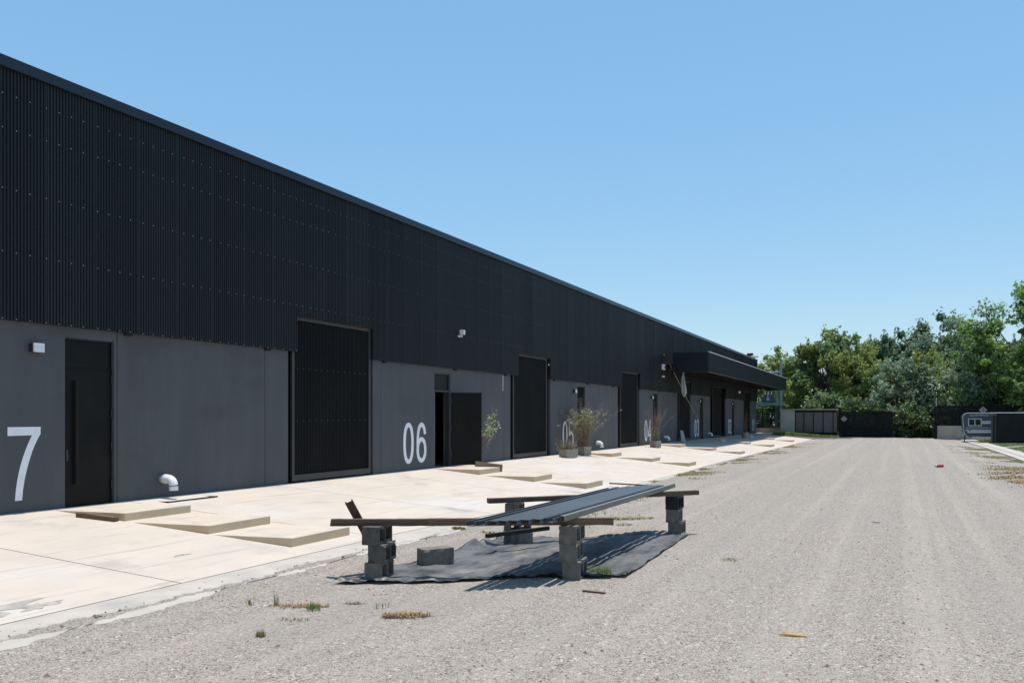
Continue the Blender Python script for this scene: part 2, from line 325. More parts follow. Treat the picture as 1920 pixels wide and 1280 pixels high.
# ------------------------------------------------------------------ the long building
B = tag(empty('warehouse', (40, YW, .345)), 'long black corrugated warehouse with grey plaster base and seven numbered units', 'warehouse')
def bp(mb, name, mats, parent=B, label=None, **k):
    """a part of the building, built in world coordinates and re-based on its parent"""
    o = mb.build(name, mats, None, **k); off = Vector((40, YW, .345)); o.data.transform(Matrix.Translation(-off))
    o.parent = B if parent is B else parent
    if label: o['label'] = label
    return o
X0, X1 = -13.5, 75.25; ZB = .345; ZC = 3.10; ZT = 6.63; ZR = 6.81
PITCH = 11.02; U = [8.49 + PITCH * n for n in range(7)]
opens = [(-13.5 + 0, -13.5)] + [(13.55, 16.60), (24.36, 27.76), (35.69, 39.08), (46.66, 49.96), (57.65, 61.0), (68.6, 71.95)]
opens = opens[1:]
DOORW = .87; ZD = 2.94; ZTR = 2.47; ZBIG = 3.84
# grey plaster base, one wall part per unit, with control joints left open between its panels
edges = [X0] + [e for o_ in opens for e in o_] + [X1]
for n in range(7):
    a, b = edges[2 * n], edges[2 * n + 1]; u = U[n]; wb = MB(); T = .22
    cuts = [a] + [j for j in (u - 2.57, u + .925, u + 4.37) if a + .15 < j < b - .15] + [b]
    for i in range(len(cuts) - 1):
        p, q = cuts[i] + (.006 if i else 0), cuts[i + 1] - (.006 if i < len(cuts) - 2 else 0)
        if p < u and q > u + DOORW:
            wb.box(p, u, YW, YW + T, ZB - .3, ZC + .5); wb.box(u + DOORW, q, YW, YW + T, ZB - .3, ZC + .5)
            wb.box(u, u + DOORW, YW, YW + T, ZD, ZC + .5)
        else: wb.box(p, q, YW, YW + T, ZB - .3, ZC + .5)
    bp(wb, 'wall', 'wall')
    for j in cuts[1:-1]: bp(MB().box(j - .02, j + .02, YW + .03, YW + .20, ZB - .2, ZC + .4), 'joint_filler', 'gap')
# corrugated cladding with screw heads
SHEETS = {}
def sheet_tone(x):
    k = int(math.floor(x / .8128)); return SHEETS.setdefault(k, random.choice((0, 0, 2, 3)))
def corrugated(mb, x0, x1, y, zt, zbf, pitch=.0508, d=.017, m=0, tones=False):
    n = int(round((x1 - x0) / pitch)); pitch = (x1 - x0) / n
    prof = [(0, 0), (.30, 0), (.42, -d), (.82, -d), (.94, 0)]
    P = []
    for i in range(n):
        for u_, v_ in prof: P.append((x0 + (i + u_) * pitch, y + v_))
    P.append((x1, y)); o = len(mb.v)
    for (x, yy) in P: mb.v += [(x, yy, zbf(x)), (x, yy, zt)]
    for i in range(len(P) - 1): mb.f.append((o + 2 * i, o + 2 * i + 2, o + 2 * i + 3, o + 2 * i + 1)); mb.m.append(sheet_tone(P[i][0]) if tones else m)
def bot(x):
    for a, b in copen:
        if a <= x <= b: return ZBIG
    return ZC
YC = YW - .060
copen = [(a + p_, b - q_) for (a, b), (p_, q_) in zip(opens, ((.22, .08), (.49, .14), (.40, .13), (.42, .14), (.40, .14), (.3, .12)))]
cl = MB(); segs = [X0] + [e for o_ in copen for e in o_] + [X1]
for i in range(len(segs) - 1):
    zz = ZC if i % 2 == 0 else ZBIG
    corrugated(cl, segs[i], segs[i + 1], YC, ZT + .06, lambda x, zz=zz: zz, tones=True)
    xx = math.ceil((segs[i] + .1) / .8128) * .8128
    while xx < segs[i + 1] - .05: cl.box(xx - .004, xx + .012, YC - .0215, YC - .0175, zz, ZT + .05, 2); xx += .8128
    cl.box(segs[i], segs[i + 1], YC + .002, YW - .002, zz, zz + .012)
for a, b in copen:
    for xx in (a, b): cl.box(xx - .004, xx + .004, YC + .002, YW - .006, ZC, ZBIG)
for zr, step in ((6.28, .2032), (5.80, .2032), (4.95, .2032), (4.06, .2032), (3.115, .2032)):
    x = X0 + .04; k = 0
    while x < 27:
        if bot(x) < zr - .005 and x > 5:
            yy = YC - .018; s_ = .0065 if x < 15 else .0045
            cl.box(x - s_, x + s_, yy - .006, yy, zr - s_, zr + s_, 1)
        k += 1; x += .2032 if k % 4 else .254
mt['clad_a'] = M('black_sheet_paler', (.0115, .0145, .0170), (.0150, .018, .0205), .9, .48, 4, 0, stretch=(1.1, 1, .25), spec=.31)
mt['clad_b'] = M('black_sheet_darker', (.0093, .0122, .0147), (.0128, .0156, .0181), .9, .52, 4, 0, stretch=(1.1, 1, .25), spec=.29)
bp(cl, 'cladding', ['clad', 'screw', 'clad_a', 'clad_b'])
fa = MB()
for i, x in enumerate(np.arange(X0, X1 - .1, 3.05)):
    x1_ = min(x + 3.045, X1); fa.hexa([(x, YC - .066, ZT + .015), (x1_, YC - .066, ZT + .015), (x1_, YW + .1, ZT + .015), (x, YW + .1, ZT + .015)],
                                    [(x, YC - .048, ZR), (x1_, YC - .048, ZR), (x1_, YW + .1, ZR), (x, YW + .1, ZR)])
bp(fa, 'eaves_flashing', 'fascia')
rf = MB(); rf.hexa([(X0, YW + .11, ZR - .16), (X1, YW + .11, ZR - .16), (X1, 24, ZR + .6), (X0, 24, ZR + .6)], [(X0, YW + .11, ZR - .01), (X1, YW + .11, ZR - .01), (X1, 24, ZR + .78), (X0, 24, ZR + .78)])
rf.hexa([(X0, 24, ZR + .6), (X1, 24, ZR + .6), (X1, 37, ZR - .2), (X0, 37, ZR - .2)], [(X0, 24, ZR + .78), (X1, 24, ZR + .78), (X1, 37, ZR - .02), (X0, 37, ZR - .02)])
bp(rf, 'roof', 'fascia')
ew = MB(); ew.box(X1 - .2, X1 - .002, YW + .23, 36.8, -.3, ZR - .2); ew.box(X0 + .002, X0 + .2, YW + .23, 36.8, -.3, ZR - .2); ew.box(X0 + .002, X1 - .002, 36.8, 37, -.3, ZR - .25)
bp(ew, 'end_wall', 'clad')
fl = MB(); fl.box(X0 + .25, X1 - .25, YW + .1, 36.7, ZB - .35, ZB - .01); bp(fl, 'inner_floor', 'curb')
# backing behind the cladding so that no light leaks in
bk = MB(); bk.box(X0 + .2, X1 - .21, YW + .24, YW + .30, ZBIG + .05, ZR - .2); bp(bk, 'backing', 'gap')

# doors
def slab(mb, x0, x1, y0, y1, z0, z1): mb.box(x0, x1, y0, y1, z0, z1)
for n in range(6):
    u = U[n]
    if n == 1:
        # the open door of 06: leaf swung out on its far jamb, square to the view
        d = bp(MB().box(u, u + .03, YW + .02, YW + .12, ZB - .02, ZD).box(u + DOORW - .05, u + DOORW, YW + .02, YW + .12, ZB - .02, ZD).box(u + .03, u + DOORW - .05, YW + .02, YW + .12, ZD - .03, ZD).box(u + .03, u + DOORW - .05, YW + .02, YW + .12, ZTR - .05, ZTR),
               'door', 'frame', label='black door standing open towards the yard')
        bp(MB().box(u + .031, u + DOORW - .051, YW + .05, YW + .07, ZTR + .001, ZD - .031), 'transom', 'black', d)
        hx, hy = u + DOORW + .02, YW - .02; dx, dy = math.sin(YAW), -math.cos(YAW); lw = .86
        lf = MB(); px, py = -dy * .045, dx * .045
        base = [(hx, hy), (hx + dx * lw, hy + dy * lw), (hx + dx * lw + px, hy + dy * lw + py), (hx + px, hy + py)]
        lf.hexa([(a, b, ZB + .035) for a, b in base], [(a, b, ZTR - .055) for a, b in base]); bp(lf, 'leaf', 'black', d)
        for zz in (.62, 1.35, 2.1): bp(MB().tube([(hx - .012, hy - .012, zz), (hx - .012, hy - .012, zz + .16)], .014, 8), 'hinge', 'frame', d)
        # what the open doorway shows: block partition, a post and a pale batten
        bp(MB().box(u + .05, u + 2.4, YW + 1.5, YW + 1.62, ZB, ZC), 'partition', 'blockwall')
        bp(MB().box(u + .62, u + .72, YW + .5, YW + .62, ZB, ZC), 'inner_post', 'gap')
        bp(MB().box(u + .74, u + .79, YW + .45, YW + .50, ZB, ZC), 'inner_batten', 'plaster')
        continue
    d = bp(MB().box(u + .004, u + DOORW - .004, YW + .055, YW + .10, ZB - .02, ZTR - .012), 'door', 'black')
    bp(MB().box(u + .004, u + DOORW - .004, YW + .06, YW + .09, ZTR + .008, ZD - .02), 'transom', 'black' if n == 0 else 'glass', d)
    bp(MB().box(u + .004, u + DOORW - .004, YW + .045, YW + .11, ZTR - .010, ZTR + .006), 'transom_bar', 'black' if n == 0 else 'frame', d)
    bp(MB().box(u + .004, u + DOORW - .004, YW + .03, YW + .11, ZD - .018, ZD - .002), 'frame', 'frame', d)
    hd = MB(); hd.box(u + .19, u + .225, YW - .005, YW + .03, .68, 2.29)
    for zz in (.80, 2.16): hd.box(u + .195, u + .22, YW + .031, YW + .054, zz, zz + .03)
    bp(hd, 'handle', 'gap', d)
    for zz in (.58, 1.20, 1.72, 2.26): bp(MB().tube([(u + DOORW - .016, YW + .036, zz), (u + DOORW - .016, YW + .036, zz + .13)], .014, 8), 'hinge', 'frame', d)
    if n == 0: bp(MB().box(u + .055, u + .09, YW + .045, YW + .0545, 1.05, 1.22), 'lock_plate', 'frame', d)

# big sliding doors: steel frame, corrugated infill; that of unit 03 has been slid aside
leafs = [(13.675, 16.50), (24.56, 27.42), (36.03, 38.75), (47.0, 49.72), (55.70, 58.55), (68.75, 71.7)]
for n, ((a, b), (p, q)) in enumerate(zip(opens, leafs)):
    yf = YW - .004 if n != 4 else YW - .17
    for xx in (a, b - .10): bp(MB().box(xx, xx + .10, YW + .07, YW + .2, ZB - .1, ZBIG), 'door_jamb', 'gap')
    if n != 4: bp(MB().box(a + .1, b - .1, YW + .12, YW + .2, ZB - .1, ZBIG), 'door_backing', 'gap')
    bp(MB().box(a + .1, b - .1, YW + .07, YW + .2, ZBIG + .002, ZBIG + .15), 'door_head', 'gap')
    bp(MB().box(a + .01, b - .01, YC + .03, YW - .008, ZBIG - .022, ZBIG - .004), 'door_track', 'rust')
    zb, zt = ZB + .035, ZBIG - .012
    fr = MB(); fw = .075
    fr.box(p, p + fw, yf, yf + .055, zb, zt); fr.box(q - fw, q, yf, yf + .055, zb, zt)
    fr.box(p + fw, q - fw, yf, yf + .055, zb, zb + .13); fr.box(p + fw, q - fw, yf, yf + .055, zt - .06, zt)
    d = bp(fr, 'sliding_door', 'frame', label='sliding door slid half open' if n == 4 else None)
    sh = MB(); corrugated(sh, p + fw, q - fw, yf + .045, zt - .06, lambda x: zb + .13, d=.014)
    for zz in (1.65, 2.75):
        x = p + .2
        while x < q - .1 and n < 1: sh.box(x - .005, x + .005, yf + .024, yf + .030, zz - .005, zz + .005, 1); x += .2032
    bp(sh, 'sheet', ['clad_dull', 'screw'], d)
    for xx in (p + .5, q - .5): bp(MB().tube([(xx, yf + .01, ZB + .033), (xx, yf + .045, ZB + .033)], .03, 12), 'wheel', 'rust', d)
    if n == 4:
        bp(MB().box(59.1, 59.9, YW + .8, YW + .9, ZB, 2.7), 'stacked_board', 'wood_red')
# little brackets under the edge of the cladding
for n in range(7):
    a, b = edges[2 * n], edges[2 * n + 1]
    for xx in (U[n] - 2.45, U[n] + 1.12, U[n] + 4.42):
        if a < xx < b and xx > 6: bp(MB().box(xx - .07, xx + .07, YW - .05, YW - .001, ZC - .045, ZC - .002), 'bracket', 'gap')

# painted numbers, drawn as broad strokes of a narrow sans
def arc(cx, cz, rx, rz_, a0, a1, n=18, e=2.0):
    out = []
    for i in range(n + 1):
        t = R(a0 + (a1 - a0) * i / n); c, s = math.cos(t), math.sin(t)
        out.append((cx + rx * math.copysign(abs(c) ** (2 / e), c), cz + rz_ * math.copysign(abs(s) ** (2 / e), s)))
    return out
W_, H_, ST = .50, 1.06, .118
def strokes(ch):
    w, h, t = W_, H_, ST / 2
    cx = w / 2; rx = w / 2 - t
    if ch == '0': return [arc(cx, h / 2, rx, h / 2 - t, 0, 360, 48, 2.3)]
    if ch == '1': return [[(w * .62, 0), (w * .62, h)], [(w * .62 - .03, h - .05), (w * .45, h - .17), (w * .22, h - .25)]]
    if ch == '2': return [arc(cx, h * .72, rx, h * .28 - t, 165, -25, 22) + [(w * .62, h * .40), (w * .30, h * .22), (t + .02, t)], [(0.0, t), (w, t)]]
    if ch == '3': return [arc(cx, h * .74, rx * .92, h * .26 - t, 160, -80, 20), arc(cx, h * .29, rx, h * .29 - t, 82, -160, 24)]
    if ch == '4': return [[(w * .72, 0), (w * .72, h)], [(w * .72, h - .02), (.04, h * .30), (.04, h * .28)], [(0, h * .28), (w, h * .28)]]
    if ch == '5': return [[(w * .92, h - t), (w * .2, h - t), (w * .11, h * .46)], arc(cx, h * .32, rx, h * .32 - t, 140, -160, 28, 2.1)]
    if ch == '6': return [arc(cx, h * .32, rx, h * .32 - t, 0, 360, 36, 2.1), arc(cx, h * .5, rx, h * .5 - t, 190, 25, 34, 2.3)]
    if ch == '7': return [[(0, h - t), (w, h - t)], [(w - t * .9, h - t * 1.9)] + [(w * (.84 - .52 * math.sin(k * math.pi / 2)), h * (.86 - .86 * k)) for k in np.linspace(0, 1, 14)]]
def stroke_mesh(mb, pts, wd, ox, oz, y):
    n = len(pts); closed = abs(pts[0][0] - pts[-1][0]) + abs(pts[0][1] - pts[-1][1]) < 1e-4
    L_ = []
    for i in range(n):
        if closed: a, b = pts[(i - 1) % (n - 1)], pts[(i + 1) % (n - 1)]
        else: a, b = pts[max(i - 1, 0)], pts[min(i + 1, n - 1)]
        dx, dz = b[0] - a[0], b[1] - a[1]; l_ = math.hypot(dx, dz) or 1; nx, nz = -dz / l_, dx / l_
        L_.append(((pts[i][0] + nx * wd / 2, pts[i][1] + nz * wd / 2), (pts[i][0] - nx * wd / 2, pts[i][1] - nz * wd / 2)))
    vs = []
    for (p, q) in L_:
        for (xx, zz) in (p, q): vs += [(ox + xx, y, oz + zz), (ox + xx, y + .002, oz + zz)]
    fs = []
    for i in range(n - 1):
        o = 4 * i; fs += [(o, o + 2, o + 6, o + 4), (o, o + 4, o + 5, o + 1), (o + 2, o + 3, o + 7, o + 6)]
    mb.add(vs, fs)
for n in range(7):
    txt = '0%d' % (7 - n); nb = MB(); xo = U[n] - 1.565
    for k, ch in enumerate(txt):
        if ch == '7':
            ox = xo + k * (W_ + .14); q = lambda px, py: (ox + (px - 55) / 420 * W_, .52 + (1007 - py) / 900 * H_)
            Lf = [(362, 211), (330, 275), (300, 340), (274, 405), (250, 470), (229, 535), (210, 600), (194, 665), (180, 730), (169, 795), (160, 860), (152, 930), (147, 1007)]
            Rt = [(474, 195), (445, 245), (420, 290), (394, 345), (370, 400), (349, 460), (330, 520), (312, 580), (295, 640), (279, 705), (265, 770), (247, 885), (236, 1007)]
            for A_, B_ in [([(55, 107), (55, 213)], [(475, 107), (475, 195)])]:
                pl = [q(55, 213), q(362, 211), q(474, 195), q(475, 107), q(55, 107)]
                nb.add([(x, YW - .003, z) for x, z in pl], [(0, 1, 2, 3, 4)])
            pp = [q(*v) for v in Lf + Rt[::-1]]; k_ = len(Lf)
            nb.add([(x, YW - .003, z) for x, z in pp], [(i, i + 1, 2 * k_ - 2 - i, 2 * k_ - 1 - i) for i in range(k_ - 1)]); continue
        for si, st in enumerate(strokes(ch)): stroke_mesh(nb, st, ST, xo + k * (W_ + .14), .52, YW - .003 - .0012 * si)
    if n == 0: nb.v = [(x + .03, y, z) for x, y, z in nb.v]
    bp(nb, 'unit_number', 'white', label='white number %s painted on the wall' % txt)

# canopy over the far units
CX0, CX1, CY, CZ0, CZ1 = 43.2, 75.7, 9.03, 4.09, 5.12
cn = MB(); corrugated(cn, CX0, CX1, CY, CZ1, lambda x: CZ0)
o0 = len(cn.v); tmp = MB(); corrugated(tmp, -10.88, -CY, 0, CZ1, lambda x: CZ0)       # end face, facing the camera
cn.add([(CX0 + y_, -x_, z_) for x_, y_, z_ in tmp.v], tmp.f)
tmp2 = [(CX1 - y_, -x_, z_) for x_, y_, z_ in tmp.v]; cn.add(tmp2, tmp.f)
cn.box(CX0 + .05, CX1 - .05, CY + .012, CY + .03, CZ0 + .01, CZ1 - .01)
canopy = bp(cn, 'canopy', 'clad', label='flat black corrugated canopy over units 01 to 03')
rs = MB(); x = CX0 + .05; k = 0
while x < CX1 - .1:
    x2 = min(x + 1.08, CX1 - .05); gap = .06 if k in (1, 3, 19, 23, 25) else -.0
    y0 = CY + .035
    if gap: rs.box(x, x2 - gap, y0, YC - .02, CZ1 - .06, CZ1 - .03); rs.box(x2 - gap, x2, y0 + 1.3, YC - .02 - .25, CZ1 - .06, CZ1 - .03)
    else: rs.box(x, x2, y0, YC - .02, CZ1 - .06, CZ1 - .03)
    x += 1.08; k += 1
bp(rs, 'canopy_roof', 'clad_dull', canopy)
cp = MB(); cp.hexa([(CX0 - .01, CY - .085, CZ1 - .035), (CX1 + .03, CY - .085, CZ1 - .035), (CX1 + .03, CY + .01, CZ1 + .002), (CX0 - .01, CY + .01, CZ1 + .002)], [(CX0 - .01, CY - .085, CZ1 + .012), (CX1 + .03, CY - .085, CZ1 + .012), (CX1 + .03, CY + .01, CZ1 + .03), (CX0 - .01, CY + .01, CZ1 + .03)]); bp(cp, 'cap_flashing', 'whitesteel', canopy)
lp = MB(); lp.box(CX0, CX1, CY - .03, CY - .002, CZ0 - .03, CZ0 - .002); bp(lp, 'drip_edge', 'gatepanel', canopy)
sp_ = MB(); sp_.box(CX0 + .02, CX0 + .05, 10.90, YC - .02, 4.52, CZ1 - .02); bp(sp_, 'side_sheet', 'frame', canopy)
tr = MB()
for x in np.arange(CX0 + .4, CX1 - .2, 1.7):
    tr = MB(); tr.tube([(x, CY + .1, CZ0 + .10), (x, YC - .03, CZ0 + .10)], .032, 6); tr.tube([(x, CY + .1, CZ1 - .13), (x, YC - .03, CZ1 - .13)], .032, 6)
    yy = CY + .1; s_ = 0
    while yy < YC - .45:
        tr.tube([(x, yy, CZ0 + .1 if s_ % 2 == 0 else CZ1 - .13), (x, yy + .42, CZ1 - .13 if s_ % 2 == 0 else CZ0 + .1)], .014, 5); yy += .42; s_ += 1
    bp(tr, 'truss', 'sooty', canopy)
for yy in (9.35, 9.95, 10.55, 11.15): bp(MB().box(CX0 + .1, CX1 - .1, yy - .03, yy + .03, CZ0 + .14, CZ0 + .20), 'purlin', 'sooty', canopy)

# lamps, pipes and small fittings on the wall
def wall_lamp(x, z, label):
    r = tag(empty('wall_lamp', (x, YW, z)), label, 'wall lamp', 'small lamps beside the unit doors')
    MB().box(-.08, .08, -.10, -.001, -.062, .062).build('lamp_body', 'frame', r, bevel=.006)
    MB().box(-.083, .083, -.128, -.1005, -.065, .065).build('lamp_lens', 'lamp', r, bevel=.006)
wall_lamp(7.99, 2.735, 'pale square wall lamp above the big number 7')
for n, s_ in ((2, 'door of unit 05, behind the tallest planter bush'), (3, 'door of unit 04'), (4, 'door of unit 03 under the canopy'), (5, 'door of unit 02 under the canopy')):
    wall_lamp(U[n] - .42, 2.73, 'small square lamp left of the ' + s_)
wall_lamp(U[6] - .30, 2.73, 'small square lamp above number 01 at the far corner')
def vent_pipe(x, z, label):
    r = tag(empty('drain_elbow', (x, YW, z)), label, 'drain pipe', 'white plastic drain elbows along the wall')
    pts = [(0, -.001, 0), (0, -.16, 0)] + [(0, -.16 - .12 * math.sin(t), -.12 + .12 * math.cos(t)) for t in np.linspace(.2, math.pi / 2, 9)] + [(.0, -.28, -.19)]
    MB().tube(pts, .074, 20).build('pipe', 'pvc', r, smooth=True)
    MB().tube([(0, -.07, 0), (0, -.13, 0)], .082, 20).build('collar', 'pvc', r, smooth=False)
for n, dx_, s_ in ((0, 1.82, 'in the long blank wall right of door 07'), (2, 2.12, 'right of the planters at unit 05'), (3, 2.1, 'beside the leaning white board at unit 04'), (4, 2.2, 'in the canopy shade at unit 03')):
    vent_pipe(U[n] + dx_, .665, 'white plastic drain elbow ' + s_)
cam_r = tag(empty('security_camera', (20.72, YC - .02, 4.10)), 'small white security camera alone high on the black cladding', 'camera')
MB().tube([(0, .02, -.07), (0, -.12, -.07)], .03, 10).build('bracket', 'whitesteel', cam_r); MB().box(-.045, .045, -.20, -.06, -.03, .10).build('camera_body', 'whitesteel', cam_r, bevel=.012)
fl_r = tag(empty('floodlight', (43.05, YC - .02, 4.36)), 'white floodlight and sensor under the near end of the canopy', 'floodlight')
MB().box(-.13, .13, -.14, .0, -.13, .15).build('lamp_head', 'whitesteel', fl_r, bevel=.02); MB().box(-.07, .07, -.147, -.1405, -.06, .08).build('glass', 'glass', fl_r)
MB().box(-.07, .07, -.12, .0, -.52, -.44).build('sensor', 'whitesteel', fl_r, bevel=.01); MB().tube([(0, -.05, -.13), (0, -.05, -.44)], .025, 8).build('bracket', 'frame', fl_r)
for x, lab in ((63.2, 'white bulb lamp hanging under the canopy near door 02'), (74.6, 'white bulb lamp hanging under the far end of the canopy')):
    r = tag(empty('hanging_lamp', (x, 10.9, 3.62)), lab, 'lamp', 'bulb lamps under the canopy')
    MB().tube([(0, 0, .1), (0, 0, .55)], .012, 6).build('cord', 'rubber', r); MB().tube([(0, 0, -.12), (0, 0, -.08), (0, 0, 0), (0, 0, .08), (0, 0, .1)], [.03, .09, .10, .06, .04], 12).build('bulb', 'whitesteel', r, smooth=True)
m = MB()
for k in range(7): m.box(-.04 + .004 * (k % 2), .04 - .005 * (k % 3), -.006, -.001, -.07 * k - .068, -.07 * k)
tag(m.build('paper_strip', 'plaster', loc=(23.80, YW, 3.06)), 'narrow pale strip stuck on the wall below the cladding, left of a sliding door', 'strip')
cb = MB()
cpts = [(43.16, 11.36, 5.06), (43.8, 11.2, 4.55), (44.6, 11.1, 3.98), (45.6, 11.0, 3.38), (46.9, 11.0, 2.75), (48.3, 11.05, 2.28), (49.8, 11.15, 1.86), (51.2, 11.3, 1.56), (51.9, 11.44, 1.52)]
tag(cb.tube(cpts, .018, 6).build('hanging_cable', 'cable'), 'loose pale cable sagging from the canopy corner to number 03', 'cable')
# torn cloth hanging from the canopy end
V = []; F = []
for i in range(13):
    t = i / 12; ww = .07 + .20 * math.sin(min(1, t * 1.15) * math.pi * .62) * (1 if t < .86 else (1 - t) * 6)
    for j in range(7): s_ = j / 6 - .5; V.append((43.12 + .05 * math.sin(j * 1.9 + i * .3), 10.30 - s_ * ww + .03 * math.sin(t * 5), CZ0 - .02 - 1.28 * t))
for i in range(12):
    for j in range(6): F.append((i * 7 + j, i * 7 + j + 1, i * 7 + j + 8, i * 7 + j + 7))
o = np_mesh('hanging_cloth', V, F, 'cloth', smooth=True); tag(o, 'dirty white torn cloth hanging from the canopy end', 'cloth')
sm = o.modifiers.new('thick', 'SOLIDIFY'); sm.thickness = .008

# ------------------------------------------------------------------ concrete wedge ramps leading out from each door
place = ['against the wall', 'in the middle of its row', 'nearest the gravel']
unit_txt = {0: 'door 07', 1: 'the open door 06', 2: 'door 05 by the planters', 3: 'door 04', 4: 'door 03 under the canopy', 5: 'door 02 under the canopy', 6: 'door 01 at the far corner'}
for n in range(7):
    xl = U[n] - .25; yshift = (0, .08, .10, .14, .18, .2, .25)[n]
    for k, (ya, yb) in enumerate(((11.36, 9.90), (9.72, 8.33), (8.22, 6.93))):
        if n >= 1: yb += yshift; ya += yshift * (1 if k else 0)
        ww = 1.2; th = .115 if n == 0 else .135; x0, x1 = xl, xl + ww
        if x1 > 76.5: continue
        rot = random.uniform(-.012, .012)
        zA, zB = apron_z(x0, ya), apron_z(x0, yb)
        m = MB(); oz = zB
        m.hexa([(0, yb, zB - .03), (ww, yb, zB - .03), (ww, ya, zA - .03), (0, ya, zA - .03)], [(0, yb, zB + th), (ww, yb, zB + th), (ww, ya, zA + .006), (0, ya, zA + .006)])
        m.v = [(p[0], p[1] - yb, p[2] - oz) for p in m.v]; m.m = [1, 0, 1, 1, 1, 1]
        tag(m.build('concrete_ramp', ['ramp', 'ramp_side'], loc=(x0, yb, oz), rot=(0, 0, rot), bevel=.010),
            'tan wedge ramp %s, at %s' % (place[k], unit_txt[n]), 'ramp', 'concrete wedge ramps in rows from the doors')
# drain hatch in the apron and the two loose boards by ramps
m = MB(); m.box(-.55, .55, -.02, .02, 0, .02); m.box(-.55, .55, .30, .34, 0, .02); m.box(-.55, -.51, -.02, .34, 0, .02); m.box(.51, .55, -.02, .34, 0, .02); m.box(-.51, .51, .02, .30, -.01, .004, 1)
tag(m.build('drain_grate', ['rust', 'gap'], loc=(10.45, 10.92, apron_z(10.45, 10.92) + .004), rot=(-.05, 0, 0)), 'dark rusty drain hatch on the concrete under the elbow pipe', 'drain')
def timber(name, L_, w_, h_, mat, loc, rz_, label, cat, rx=0, ry=0, ragged=0, group=None):
    m = MB(); n = 8
    for i in range(n + 1): pass
    m.box(-L_ / 2, L_ / 2, -w_ / 2, w_ / 2, 0, h_)
    o = m.build(name, mat, loc=loc, rot=(rx, ry, rz_), bevel=.005, sub=2, jitter=.0018)
    return tag(o, label, cat, group)
def pt(x, y): return (x, y)
timber('timber_offcut', .70, .085, .065, 'wood_red', (8.10, 10.30, apron_z(8.1, 10.3) - .002), math.atan2(-1.0, .10), 'short brown timber lying along the nearest wedge ramp', 'timber', 0, .0565)
timber('leaning_board', .82, .03, .20, 'wood_pale', (20.52, 10.36, apron_z(20.5, 10.36) + .01), math.atan2(-1.0, .04), 'tan board on edge behind the wedge ramp at door 06', 'board', 0, .085)
timber('thin_board', 1.0, .10, .03, 'wood_red', (20.6, 6.35, road_z(20.6, 6.35) + .10), math.atan2(-1, .5), 'thin brown board lying on the kerb beyond the trestle', 'board', 0, .06)
m = MB(); m.hexa([(0, 0, 0), (.34, 0, 0), (.34, .03, 0), (0, .03, 0)], [(.04, .16, .66), (.24, .16, .66), (.24, .19, .66), (.04, .19, .66)])
tag(m.build('leaning_sheet', 'plaster', loc=(46.35, 11.18, apron_z(46.3, 11.2)), rot=(0, 0, R(-35))), 'narrow white board leaning on the wall beside unit 04', 'board')

# ------------------------------------------------------------------ trestle of block piers, timbers and steel channels
def block_mesh(broken=0, solid=False):
    xc = [-.195, -.167, -.015, .015, .167, .195]; zc = [0, .028, .162, .19]
    bm = bmesh.new(); vv = {}
    def v(i, y, k):
        key = (i, y, k)
        if key not in vv: vv[key] = bm.verts.new((xc[i], y, zc[k]))
        return vv[key]
    def filled(i, k): return 0 <= i < 5 and 0 <= k < 3 and (solid or not (i in (1, 3) and k == 1))
    for i in range(5):
        for k in range(3):
            if not filled(i, k): continue
            bm.faces.new((v(i, -.095, k), v(i + 1, -.095, k), v(i + 1, -.095, k + 1), v(i, -.095, k + 1)))
            bm.faces.new((v(i, .095, k), v(i, .095, k + 1), v(i + 1, .095, k + 1), v(i + 1, .095, k)))
            for di, dk, e in ((-1, 0, ((i, k), (i, k + 1))), (1, 0, ((i + 1, k + 1), (i + 1, k))), (0, -1, ((i + 1, k), (i, k))), (0, 1, ((i, k + 1), (i + 1, k + 1)))):
                if not filled(i + di, k + dk):
                    (a, b), (c, d) = e
                    bm.faces.new((v(a, -.095, b), v(c, -.095, d), v(c, .095, d), v(a, .095, b)))
    bmesh.ops.recalc_face_normals(bm, faces=bm.faces)
    bmesh.ops.subdivide_edges(bm, edges=[e for e in bm.edges if e.calc_length() > .05], cuts=3, use_grid_fill=True)
    for q in bm.verts:
        j = .0010; q.co += Vector((random.gauss(0, j), random.gauss(0, j), random.gauss(0, j * .6)))
        corner = (abs(q.co.x) > .18) + (abs(q.co.y) > .088) + (q.co.z < .01 or q.co.z > .18)
        if corner >= 2 and random.random() < .05 + broken * .16:
            k = random.uniform(.004, .010 + .016 * broken); q.co.x -= math.copysign(k, q.co.x) * (abs(q.co.x) > .18); q.co.y -= math.copysign(k, q.co.y) * (abs(q.co.y) > .088)
    me = bpy.data.meshes.new('concrete_block'); bm.to_mesh(me); bm.free(); return me
def block(mesh, mat, x, y, z, ang, label, scale=(1, 1, 1)):
    me = mesh.copy(); me.materials.append(mt[mat]); o = link('concrete_block', me, None, (x, y, z), (0, 0, ang)); o.scale = scale
    return tag(o, label, 'concrete block', 'concrete blocks of the trestle')
bms = [block_mesh(0), block_mesh(.5), block_mesh(1), block_mesh(.3)]
lev = ['bottom', 'middle', 'top']
piers = {'front left pier under the broken timber end': ((7.47, 5.09), R(14), ['block', 'block_brown', 'block_brown'], [1, 2, 0]),
         'front right pier with open cores showing': ((8.43, 3.20), R(8), ['block', 'block', 'block'], [0, 2, 3]),
         'far right pier': ((12.27, 3.03), R(3), ['block', 'block', 'block_dark'], [0, 3, 1])}
